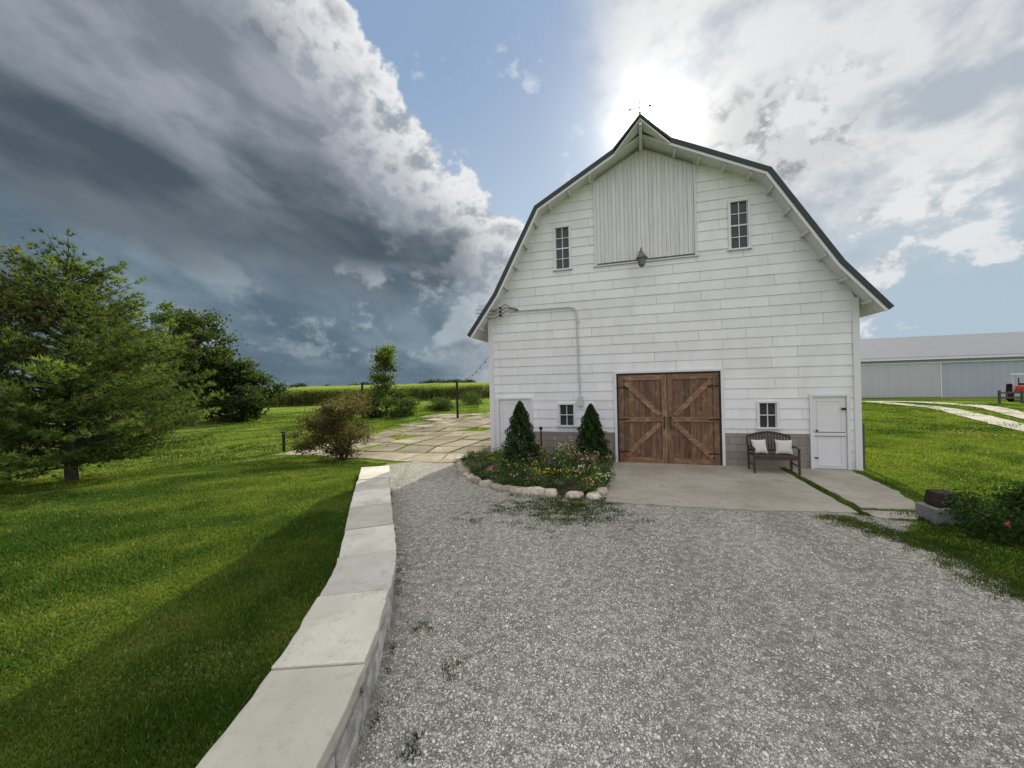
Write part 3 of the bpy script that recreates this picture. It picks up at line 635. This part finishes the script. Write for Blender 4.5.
def broadleaf(name,x,y,h,cr,nl,ls,c0,c1,trunk=.2,nclump=40,z0f=.25,shape=None,multi=1,clr=.2,lean=0.,sub=0):
    e=empty(name,(x,y,hz(x,y))); mb=MB(); C=[];K=[]
    for i in range(multi):
        a=random.uniform(0,6.28); rr=(.12 if multi>1 else 0)
        limb(mb,(math.cos(a)*rr,math.sin(a)*rr,-.1),(math.cos(a)*rr*(3)+lean*.6,math.sin(a)*rr*3,h*(.75 if multi==1 else .4)),trunk,trunk*.3,5,.05)
    def pt(tt=None):
        t=random.random() if tt is None else tt; zc=h*(z0f+(.95-z0f)*t); prof=shape(t) if shape else math.sin(math.pi*min(1,.20+.72*t))**.55
        a=random.uniform(0,6.28); rr=cr*prof*math.sqrt(random.random())*random.uniform(.7,1.12); return t,rr,Vector((rr*math.cos(a)+lean*t,rr*math.sin(a),zc))
    boughs=[pt((i+random.random())/sub) for i in range(sub)]
    for (t,rr,c) in boughs: limb(mb,Vector((lean*t*.5,0,max(h*z0f*.6,c.z-rr*.9-.3))),c,trunk*.4,trunk*.1,4,.12)
    for i in range(nclump):
        if sub:
            t,rr,b=random.choice(boughs); v=Vector((random.gauss(0,1),random.gauss(0,1),random.gauss(0,.6)))*cr*.17; c=b+v
            if random.random()<.5: limb(mb,b,c,trunk*.1,trunk*.04,2,.1)
        else:
            t,rr,c=pt(); st=Vector((lean*t*.5,0,max(h*z0f*.6,c.z-rr*.8)))
            if random.random()<.6: limb(mb,st,c,trunk*.25,trunk*.06,3,.12)
        wgt=random.uniform(.4,1.6); n=int(nl/nclump*wgt); rad=cr*clr*(.45+.6*wgt)
        d=rng.normal(size=(n,3))*rad*.52*np.array([1.2,1.2,.7]); C.append(np.array(c)+d)
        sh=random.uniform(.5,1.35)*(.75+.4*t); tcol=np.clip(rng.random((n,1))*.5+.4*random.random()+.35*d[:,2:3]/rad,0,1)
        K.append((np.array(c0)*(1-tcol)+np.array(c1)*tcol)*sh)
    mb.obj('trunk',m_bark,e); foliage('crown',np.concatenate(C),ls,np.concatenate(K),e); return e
def pine(name,x,y,h,cr,c0,c1,z0=.12,nbr=200,needles=9,ln=.15,tilt=.35,pw=.75):
    e=empty(name,(x,y,hz(x,y))); mb=MB(); limb(mb,(0,0,-.1),(0,0,h*.98),.02*h+.02,.012,8,.01)
    A_=[];Bd=[];K=[]
    for i in range(nbr):
            t=((i+random.random())/nbr)**1.15
            if t>.97: continue
            zc=h*(z0+(.97-z0)*t); L=cr*(1-t)**pw*(.62+.42*min(1,t*5+.2))+.16
            a=i*2.4+random.uniform(-.5,.5); l=L*random.choice([.45,.7,.85,1.0,1.1,1.25]); up_=tilt*(.15+1.1*t)*l+random.uniform(-.2,.25)*(1+l*.3)
            b=Vector((l*math.cos(a),l*math.sin(a),zc+up_)); s0=Vector((0,0,zc-.05)); 
            limb(mb,s0,b,.012+.008*l,.004,3,.04)
            sh=random.uniform(.45,1.35)
            for q in np.linspace(.25,1,max(3,int(l/.19))):
                base=s0.lerp(b,q)+Vector((0,0,.16*l*(q*q-q)))
                for sgn in(-1,1,0):
                    if random.random()<.12: continue
                    sl=(.14+.36*(1-q)*l)*random.uniform(.5,1.3) if sgn else .12
                    pd=Vector((-math.sin(a)*sgn+math.cos(a)*.8,math.cos(a)*sgn+math.sin(a)*.8,random.uniform(-.2,1.1))).normalized()
                    for w_ in np.linspace(.35,1,max(2,int(sl/.14))):
                        p=np.array(base+pd*sl*w_); nn=needles+int(6*(w_>.9)); A_.append(np.repeat(p[None],nn,0)); d=runit(nn)*.8+np.array(pd)*.9+np.array([0,0,.3]); Bd.append(d/np.linalg.norm(d,axis=1,keepdims=True))
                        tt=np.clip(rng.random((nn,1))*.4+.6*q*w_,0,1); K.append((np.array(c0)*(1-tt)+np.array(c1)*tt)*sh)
    A_=np.concatenate(A_);Bd=np.concatenate(Bd);K=np.concatenate(K);N=len(A_); l=ln*rng.uniform(.6,1.2,(N,1)); sd_=np.cross(Bd,runit(N)); sd_/=np.linalg.norm(sd_,axis=1,keepdims=True)
    V=np.stack([A_-sd_*.011,A_+sd_*.011,A_+Bd*l],1)
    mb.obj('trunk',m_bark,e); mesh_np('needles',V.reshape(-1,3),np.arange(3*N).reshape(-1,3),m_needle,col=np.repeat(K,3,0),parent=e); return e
pine('pine_tree',-11.6,10.1,6.0,2.85,(.035,.072,.022),(.20,.27,.070),z0=.08,nbr=230,needles=8,tilt=.55,pw=.66)
pine('pine_tree',-17.0,16.5,6.4,2.6,(.03,.06,.03),(.10,.16,.065),z0=.06,nbr=170,needles=8,tilt=.5,pw=.65)
broadleaf('maple_tree',-12.9,8.6,6.3,1.9,20000,.062,(.045,.045,.020),(.135,.125,.048),.12,120,.24,clr=.22,sub=26)
broadleaf('oak_tree',-26.8,32,9.2,3.8,28000,.15,(.022,.040,.013),(.085,.125,.032),.30,140,.18,clr=.18,sub=30)
broadleaf('oak_tree',-23.2,33,5.2,3.2,15000,.13,(.022,.040,.013),(.07,.11,.028),.16,90,.03,clr=.18,shape=lambda t:(1-t*.85)**.6,sub=24)
broadleaf('oak_tree',-30.5,34,6.4,3.2,12000,.15,(.02,.036,.012),(.06,.09,.024),.2,70,.04,clr=.20,sub=18)
broadleaf('young_tree',-11.2,34.2,6.3,1.5,6000,.11,(.05,.085,.022),(.16,.22,.05),.07,80,.12,shape=lambda t:(1-t)**.8*.80+.12,clr=.26,sub=30)
broadleaf('smokebush_shrub',-6.25,14.0,2.30,1.2,16000,.042,(.065,.055,.026),(.165,.150,.060),.035,100,.14,multi=8,clr=.21,sub=36)
for (x_,y_,h_,c_) in [(-9.2,33,1.5,1.3),(-12.2,33.6,1.2,1.1),(-7.4,40,1.2,1.6),(-20,48,2.0,1.8),(-6.0,52,1.5,2.)]:
    broadleaf('garden_shrub',x_,y_,h_,c_,3000,.08,(.022,.045,.014),(.08,.13,.03),.04,24,.08,multi=3,clr=.32)
def arborvitae(x,y,h,rad):
    e=empty('arborvitae',(x,y,hz(x,y))); mb=MB(); mb.cyl((0,0,-.05),(0,0,h*.85),.04,.01); mb.obj('trunk',m_bark,e)
    N=26000; t=rng.random(N)**1.25; a=rng.uniform(0,6.28,N); lob=1+.15*np.sin(a*5+t*9)+.12*np.sin(a*9-t*23)+.10*np.sin(t*40+a*3)
    pr=rad*np.clip(np.minimum((t+.03)*7,1),0,1)*(1-t)**.66*lob; r_=pr*np.clip(1-.5*rng.random(N)**2.5,0,1)*rng.uniform(.9,1.12,N)
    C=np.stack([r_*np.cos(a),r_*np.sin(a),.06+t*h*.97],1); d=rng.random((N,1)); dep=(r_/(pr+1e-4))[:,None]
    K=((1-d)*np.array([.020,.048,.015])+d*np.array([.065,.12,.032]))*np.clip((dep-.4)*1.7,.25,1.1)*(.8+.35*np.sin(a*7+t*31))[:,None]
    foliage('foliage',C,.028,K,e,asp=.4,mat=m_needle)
arborvitae(.2,10.55,2.05,.55); arborvitae(2.30,11.35,1.85,.52)
m_soil=simple('garden_soil',(.055,.042,.03),.95,nscale=12,var=.5,bump=1.)
fb=empty('flower_bed'); xs=np.arange(-2,3.2,.08);ys=np.arange(8.2,13.3,.08); x,y,F=gridmesh(xs,ys); s_=polysd(x,y,bedpoly); zb_=H(x,y)-.03+.16*sm(s_/.5); kp=(s_[F].min(1)>-.05); F2=F[kp];u,inv=np.unique(F2,return_inverse=True)
mesh_np('soil',np.stack([x[u],y[u],zb_[u]],1),inv.reshape(-1,4),m_soil,smooth=True,parent=fb)
C=[];K=[];FC=[];FK=[]
fcols=[(.75,.25,.40),(.85,.80,.78),(.45,.18,.52),(.85,.62,.12),(.85,.80,.70),(.80,.40,.50)]
npl=0
while npl<250:
    x_=random.uniform(-1.8,3.1);y_=random.uniform(8.3,12.9)
    front=polysd(np.array([x_]),np.array([y_]),bedpoly)[0]
    if front<.10: continue
    npl+=1; tall=(x_<-.2 or (1.0<x_<1.8)); h_=random.uniform(.10,.28)+min(.7 if tall else .4,front*.5)*random.random(); rr=random.uniform(.08,.24); n=190
    d=rng.normal(size=(n,3))*.5*np.array([rr,rr,h_*.55]); z_=hz(x_,y_)+.1+h_*.5
    C.append(np.array([x_,y_,z_])+d); t=rng.random((n,1)); hue=random.random(); cc1=np.array([.09,.19,.035])*(1-hue)+np.array([.20,.26,.12])*hue; K.append((np.array([.035,.075,.02])*(1-t)+cc1*t)*random.uniform(.6,1.35))
    if random.random()<.42:
        fc=np.array(random.choice(fcols)); m_=random.randint(4,12); b=np.array([x_,y_,z_])+np.stack([rng.normal(0,rr*.6,m_),rng.normal(0,rr*.6,m_),h_*rng.uniform(.2,.65,m_)],1)
        b=np.repeat(b,5,0)+rng.normal(0,.011,(m_*5,3)); FC.append(b); FK.append(np.repeat(fc[None],m_*5,0)*rng.uniform(.7,1.1,(m_*5,1)))
foliage('plants',np.concatenate(C),.027,np.concatenate(K),fb); foliage('blossoms',np.concatenate(FC),.017,np.concatenate(FK),fb,asp=.8)
m_rock,g,out=newmat('limestone_rock'); o=g.obj(); b=g.noise(o,8,7,.7); c=g.mix(1.,g.attr(),g.mix(g.sm(b,.35,.65),(.34,.30,.245),(.58,.53,.455)),'MULTIPLY'); principled(g,out,c,.9,0,g.bump(b,.8,.02))
mb=MB(); ep=bedpoly[:8]; pts=[]
for a,b in zip(ep[:-1],ep[1:]):
    L=math.dist(a,b); n=max(1,round(L/.40))
    for i in range(n): t=(i+random.uniform(-.15,.15))/n; pts.append((a[0]+(b[0]-a[0])*t,a[1]+(b[1]-a[1])*t,math.atan2(b[1]-a[1],b[0]-a[0])))
for x_,y_,an_ in pts:
    rx,ry,rz_=random.uniform(.14,.31),random.uniform(.11,.20),random.uniform(.07,.15); an_+=random.uniform(-.5,.5); k_=random.uniform(.55,1.15); z0=hz(x_,y_)
    n=random.randint(6,9); ring=[(rx*random.uniform(.7,1.15)*math.cos(6.283*i/n),ry*random.uniform(.7,1.15)*math.sin(6.283*i/n)) for i in range(n)]
    vs=[]
    for sc,zz_ in((1.,-.05),(1.05,rz_*.5),(.88,rz_)): 
        for (u_,v_) in ring: vs.append((x_+sc*(u_*math.cos(an_)-v_*math.sin(an_)),y_+sc*(u_*math.sin(an_)+v_*math.cos(an_)),z0+zz_+random.uniform(-.015,.015)))
    fs=[tuple(range(2*n,3*n))]
    for l_ in(0,1): fs+=[(l_*n+i,l_*n+(i+1)%n,(l_+1)*n+(i+1)%n,(l_+1)*n+i) for i in range(n)]
    mb.add(vs,fs,(k_,k_*.98,k_*.94))
mb.obj('edging_stones',m_rock,fb,bevel=.012)
mb=MB(); c_=bw(1.75,.35); mb.cyl((c_[0],c_[1],-.1),(c_[0],c_[1],1.05),.025,.025,8); mb.ball((c_[0],c_[1],1.08),.06); mb.obj('garden_post',m_black)
# ---------------------------------------------------------------- bench
bl_=bw(8.02,.62); bench=empty('garden_bench',(bl_[0],bl_[1],.03),TH)
m_bw=simple('dark_bench_wood',(.045,.028,.02),.5,var=.4)
mb=MB(); hw=.50
for sx_ in(-hw,hw):
    mb.beam((sx_,-.26,0),(sx_,-.24,.62),.045,.045); mb.beam((sx_,.24,0),(sx_,.24,.44),.045,.045); mb.beam((sx_,.24,.42),(sx_,.34,.90),.045,.04)
    mb.tube([(sx_,-.27,.60),(sx_,-.30,.63),(sx_,-.1,.66),(sx_,.28,.62)],.024,8); mb.beam((sx_,-.24,.2),(sx_,.24,.2),.03,.03)
for i in range(5): y_=-.24+i*.105; mb.box(-hw,hw,y_,y_+.085,.42,.445)
mb.beam((-hw,-.25,.39),(hw,-.25,.39),.03,.06)
zt=lambda u_:.88+.11*math.cos(u_/hw*math.pi/2)
pp=[(u_,.24+.1*(zt(u_)-.42)/.48,zt(u_)) for u_ in np.linspace(-hw,hw,11)]
for a,b in zip(pp[:-1],pp[1:]): mb.beam(a,b,.04,.06)
mb.beam((-hw,.26,.52),(hw,.26,.52),.035,.05)
for u_ in np.linspace(-hw+.08,hw-.08,13): mb.beam((u_,.262,.53),(u_,.24+.1*(zt(u_)-.42)/.48,zt(u_)-.02),.03,.018)
mb.obj('frame',m_bw,bench,bevel=.004)
def pillow(x_,y_,z_,s_,tilt,rz,mat):
    n=14; mb=MB(); vs=[];fs=[]
    for sd_ in(1,-1):
        for i in range(n+1):
            for j in range(n+1):
                u_=-1+2*i/n;v_=-1+2*j/n; th=max(0,(1-u_**4)*(1-v_**4))**.5*.32
                kx=1-.09*(1-v_*v_) if abs(u_)>.5 else 1-.09*(1-v_*v_)*abs(u_)*2; kz=1-.09*(1-u_*u_) if abs(v_)>.5 else 1-.09*(1-u_*u_)*abs(v_)*2
                vs.append(Vector((u_*s_*kx,sd_*th*s_*.9,v_*s_*kz)))
    for k_ in(0,1):
        o_=k_*(n+1)**2
        for i in range(n):
            for j in range(n):
                a=o_+i*(n+1)+j; f=(a,a+1,a+n+2,a+n+1); fs.append(f if k_ else f[::-1])
    M=Matrix.Translation((x_,y_,z_))@Matrix.Rotation(rz,4,'Z')@Matrix.Rotation(tilt,4,'X')
    mb.add([M@v for v in vs],fs); mb.obj('cushion',mat,bench,smooth=True)
m_cush=simple('cream_cushion_cloth',(.60,.57,.52),.9,nscale=5,var=.12,bump=.3)
pillow(-.28,.08,.64,.19,R(-18),R(12),m_cush); pillow(.28,.08,.64,.19,R(-18),R(-10),m_cush)
m_post=simple('weathered_post',(.10,.085,.07),.9,var=.4)
p_=bw(10.42,-.35); mb=MB(); mb.cyl((p_[0],p_[1],-.2),(p_[0],p_[1],1.22),.06,.055,10); mb.obj('wood_post',m_post)
# ---------------------------------------------------------------- right side planter and rose bush
pl_=empty('block_planter',(7.25,6.55,0),TH+.1); m_gb=simple('grey_block',(.22,.22,.22),.9,nscale=14,var=.4,bump=.6)
mb=MB()
for i,(a,b) in enumerate([(-.24,-.085),(-.08,.08),(.085,.24)]): mb.box(a,b,-.20,.20,-.05,.25+.008*(i%2))
mb.obj('blocks',m_gb,pl_,bevel=.012)
mb=MB(); mb.add([(-.17,-.14,.262),(.17,-.15,.262),(.17,.14,.262),(-.16,.15,.262),(-.14,-.12,.50),(.15,-.13,.49),(.15,.12,.51),(-.13,.13,.50)],[(0,3,2,1),(4,5,6,7),(0,1,5,4),(1,2,6,5),(2,3,7,6),(3,0,4,7)]); mb.obj('top_stone',simple('dark_stone',(.045,.032,.030),.8,var=.5,bump=.8),pl_,bevel=.02)
rb=empty('rose_bush',(7.6,5.8,0)); C=[];K=[]; FC=[]
for i in range(50):
    a=random.uniform(0,6.28);rr=random.uniform(0,.85); c=np.array([rr*math.cos(a)*1.2+.15,rr*math.sin(a)*.75,random.uniform(.06,.58)*(1.15-rr*.5)]); n=220
    d=rng.normal(size=(n,3))*.5*.17; C.append(c+d); t=rng.random((n,1)); K.append((np.array([.022,.052,.015])*(1-t)+np.array([.08,.15,.035])*t)*random.uniform(.6,1.25))
    if random.random()<.3: FC.append(np.repeat((c+np.array([0,-.08,.14]))[None],7,0)+rng.normal(0,.012,(7,3)))
foliage('leaves',np.concatenate(C),.030,np.concatenate(K),rb); FC=np.concatenate(FC); foliage('roses',FC,.023,np.repeat(np.array([[.70,.12,.24]]),len(FC),0),rb,asp=.9)
# ---------------------------------------------------------------- right background
m_trk=simple('limestone_track',(.42,.385,.33),.95,nscale=2,var=.25)
def ribbon(name,pts,wd,mat,dz_=.05):
    P=np.array(pts,float); t=np.linspace(0,len(P)-1,60); X_=np.interp(t,range(len(P)),P[:,0]);Y_=np.interp(t,range(len(P)),P[:,1])
    kk=np.ones(9)/9; X_=np.convolve(np.pad(X_,4,mode='reflect',reflect_type='odd'),kk,'valid');Y_=np.convolve(np.pad(Y_,4,mode='reflect',reflect_type='odd'),kk,'valid')
    dx=np.gradient(X_);dy=np.gradient(Y_);L=np.hypot(dx,dy); n=np.stack([-dy/L,dx/L],1); w_=wd/2*(1+rng.normal(0,.08,60)); Pp=np.stack([X_,Y_],1); A_=Pp+n*w_[:,None];B_=Pp-n*w_[:,None]
    V=np.concatenate([np.c_[A_,H(A_[:,0],A_[:,1])+dz_],np.c_[B_,H(B_[:,0],B_[:,1])+dz_]]); F=np.array([(i,i+60,i+61,i+1) for i in range(59)]); return mesh_np(name,V,F,mat)
ribbon('farm_track',[(33.5,36),(31.,27.9),(22.3,16.8),(14,4)],1.2,m_trk)
ribbon('farm_track',[(30,38.5),(36,34.5),(34.5,28.),(27.0,19.9),(18,8)],1.2,m_trk,.056)
shed=empty('metal_shed',(36.0,43.,0),TH)
def ribmat(name,col,sc,axis=0,rough=.45):
    m,g,out=newmat(name); o=g.obj(); s=g.node('ShaderNodeSeparateXYZ',{0:o}).outputs[axis]
    wv=g.m('PINGPONG',s,sc/2); rib=g.sm(wv,sc*.30,sc*.5); n=g.noise(g.scale(o,(1,1,.3)),.8,5,.6)
    c=g.mix(n,tuple(x*.82 for x in col),tuple(x*1.14 for x in col)); c=g.mix(Mu(rib,.4),c,tuple(x*.5 for x in col)); principled(g,out,c,rough,.1,g.bump(rib,.8,.03)); return m
m_sw=ribmat('pale_blue_metal',(.49,.54,.63),.6); m_sw2=ribmat('beige_metal_door',(.62,.61,.65),.9); m_sr=ribmat('shed_roof_metal',(.34,.34,.36),1.2)
LS=34.; DS=13.
mb=MB(); mb.add([(-6,0,-.3),(LS,0,-.3),(LS,0,4.35),(-6,0,4.35),(-6,DS,-.3),(LS,DS,-.3),(LS,DS,4.35),(-6,DS,4.35),(-6,DS/2,6.9),(LS,DS/2,6.9)],[(0,1,2,3),(5,4,7,6),(4,0,3,8,7),(1,5,6,9,2)]); mb.obj('walls',m_sw,shed)
mb=MB()
mb.add([(-6.4,-.5,4.1),(LS+.4,-.5,4.1),(LS+.4,DS/2,7.0),(-6.4,DS/2,7.0),(LS+.4,DS+.5,4.1),(-6.4,DS+.5,4.1)],[(0,1,2,3),(3,2,4,5)]); mb.obj('roof',m_sr,shed)
mb=MB(); mb.box(2.,9.2,-.12,-.03,.05,3.6); mb.obj('sliding_door',m_sw2,shed)
mb=MB(); mb.box(1.5,17,-.2,-.13,3.62,3.74); mb.box(-6.4,LS+.4,-.53,-.5,4.0,4.14); mb.box(1.87,1.98,-.14,-.01,0,3.6);mb.box(9.22,9.32,-.14,-.01,0,3.6); mb.obj('door_track',m_trim,shed)
# tractor
tr_=empty('tractor',(43.3,32.6,0),R(215)); m_red=simple('red_tractor_paint',(.45,.03,.02),.35,var=.1); m_tyre=simple('tyre_rubber',(.02,.02,.02),.9)
mb=MB(); mb.box(-.1,1.7,-.35,.35,.75,1.35); mb.box(1.7,1.85,-.3,.3,.7,1.25); mb.box(-1.3,-.1,-.5,.5,.7,1.0)
for sy in(-1,1): mb.box(-1.4,-.2,sy*.75-.2,sy*.75+.2,1.42,1.5)
mb.obj('body',m_red,tr_,bevel=.05)
mb=MB()
for x_ in(-1.2,-.15):
    for y_ in(-.55,.55): mb.beam((x_,y_,1.0),(x_,y_,2.2),.06,.06)
mb.box(-1.35,0,-.68,.68,2.2,2.32); mb.obj('cab_roof',m_trim,tr_,bevel=.03)
mb=MB(); mb.cyl((1.1,-.2,1.35),(1.1,-.2,2.0),.04); mb.box(-1.0,-.5,-.25,.25,1.0,1.5)
for x_,r_,y_ in((-.8,.72,.78),(1.3,.42,.6)):
    for s_ in(-1,1): mb.cyl((x_,s_*y_-.16,r_),(x_,s_*y_+.16,r_),r_,n=22)
mb.obj('wheels',m_tyre,tr_,bevel=.04)
mb=MB()
for x_,r_,y_ in((-.8,.72,.78),(1.3,.42,.6)):
    for s_ in(-1,1): mb.cyl((x_,s_*y_-.18,r_),(x_,s_*y_+.18,r_),r_*.5,n=16)
mb.obj('hubs',m_trim,tr_)
mb=MB(); 
for i in range(5): mb.beam((38.7+i*1.3,30.6-.38*i,-.1),(38.7+i*1.3,30.6-.38*i,1.05),.12,.12)
for z_ in(.45,.85): mb.beam((38.7,30.6,z_),(43.9,29.1,z_),.05,.12)
mb.obj('wood_fence',m_post)
# ---------------------------------------------------------------- left background
def post(name,x_,y_,h_,r_=.06): mb=MB(); z_=hz(x_,y_); mb.cyl((x_,y_,z_-.1),(x_,y_,z_+h_),r_,r_,8); mb.box(x_-r_*1.3,x_+r_*1.3,y_-r_*1.3,y_+r_*1.3,z_+h_,z_+h_+.05); mb.obj(name,m_black)
post('light_pole',-4.35,30.4,2.9,.09); post('light_pole',-13.0,33.4,3.,.09); post('bollard_post',-9.6,16.1,.80,.06); post('bollard_post',-12.6,30,1.1,.06)
def cat(a,b,sag,n=24): return [tuple(Vector(a).lerp(Vector(b),t)-Vector((0,0,4*sag*t*(1-t)))) for t in np.linspace(0,1,n)]
mb=MB(); c1=bw(-.15,-.5,3.6); w1=cat(c1,(-4.35,30.4,2.85),.35); w2=cat((-4.35,30.4,2.85),(-13.0,33.4,2.9),.35); mb.tube(w1,.009,4); mb.tube(w2,.011,4)
for p_ in w1[2::2]+w2[2::2]: mb.ball((p_[0],p_[1],p_[2]-.05),.028,6)
mb.obj('string_lights',m_black)
# corn
m_corn=leafmat('corn_leaf',.40)
line=[(-140,20),(-70,41),(-37,56),(-6,74),(60,112)]
N=26000; t=rng.random(N); t=.18+t*.62; lx=np.interp(t,[0,.25,.45,.7,1],[p[0] for p in line]); ly=np.interp(t,[0,.25,.45,.7,1],[p[1] for p in line]); off=rng.random(N)**1.3*16; px=lx-off*.45; py=ly+off*.9; pz=H(px,py)
Vs=[];Ks=[]
for kx in range(7):
    hh=rng.uniform(.3,2.5,N) if kx else np.full(N,2.2); a=rng.uniform(0,6.28,N); l=rng.uniform(.35,.6,N) if kx else np.full(N,.05)
    b=np.stack([px,py,pz+hh*.92],1); tip=b+np.stack([np.cos(a)*l,np.sin(a)*l,rng.uniform(-.1,.45,N)],1); wv_=np.stack([-np.sin(a)*.06,np.cos(a)*.06,np.zeros(N)+.05],1)
    if kx==0: b[:,2]=pz; tip=np.stack([px,py,pz+2.75],1); wv_=np.stack([np.full(N,.03),np.zeros(N),np.zeros(N)],1)
    Vs.append(np.stack([b-wv_,b+wv_,tip],1)); cc_=np.where(rng.random((N,1))<.5,np.array([[.06,.125,.02]]),np.array([[.12,.18,.035]]))*rng.uniform(.6,1.2,(N,1))
    if kx==0: cc_=np.tile(np.array([.22,.22,.08]),(N,1))
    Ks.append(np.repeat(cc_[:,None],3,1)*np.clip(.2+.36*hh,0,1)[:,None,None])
V=np.concatenate(Vs).reshape(-1,3);K=np.concatenate(Ks).reshape(-1,3)
cf=empty('corn_field'); mesh_np('corn_rows',V,np.arange(len(V)).reshape(-1,3),m_corn,col=K,parent=cf)
m_ct,g,out=newmat('corn_canopy'); o=g.obj(); a=g.noise(o,.05,4);b=g.noise(g.scale(o,(1,.4,1)),1.5,6,.7); c=g.mix(a,(.20,.27,.05),(.27,.31,.07)); c=g.mix(g.sm(b,.4,.6),c,(.12,.18,.035)); principled(g,out,c,.95,0,g.bump(b,1.,.3),spec=0.)
rowsV=[];M_=40
for off in [6,10,16,26,40,60,90,140,220,400,800]:
    tt=np.linspace(0,1,M_); lx=np.interp(tt,[0,.25,.45,.7,1],[p[0] for p in line]); ly=np.interp(tt,[0,.25,.45,.7,1],[p[1] for p in line]); qx=lx-off*.45*1.;qy=ly+off*.9; rowsV.append(np.c_[qx,qy,H(qx,qy)+2.1+rng.normal(0,.06,M_)])
V=np.concatenate(rowsV); F=[(r_*M_+i,r_*M_+i+1,(r_+1)*M_+i+1,(r_+1)*M_+i) for r_ in range(len(rowsV)-1) for i in range(M_-1)]
mesh_np('corn_canopy',V,np.array(F),m_ct,smooth=True,parent=cf)
C=[];K=[]
for i in range(60):
    a=R(random.choice([random.uniform(-52,-20),random.uniform(-14,-5),random.uniform(-12,-7)])); d=random.uniform(420,520); cx_=d*math.sin(a);cy_=d*math.cos(a); hh=random.uniform(4,8); n=260
    p=rng.normal(size=(n,3))*.45*np.array([hh*.8,hh*.8,hh*.5])+np.array([cx_,cy_,hz(cx_,cy_)+hh*.4+1]); C.append(p);K.append(np.tile([.03,.05,.03],(n,1))*rng.uniform(.7,1.3,(n,1)))
foliage('distant_treeline',np.concatenate(C),.9,np.concatenate(K))
print('done',len(bpy.data.objects))
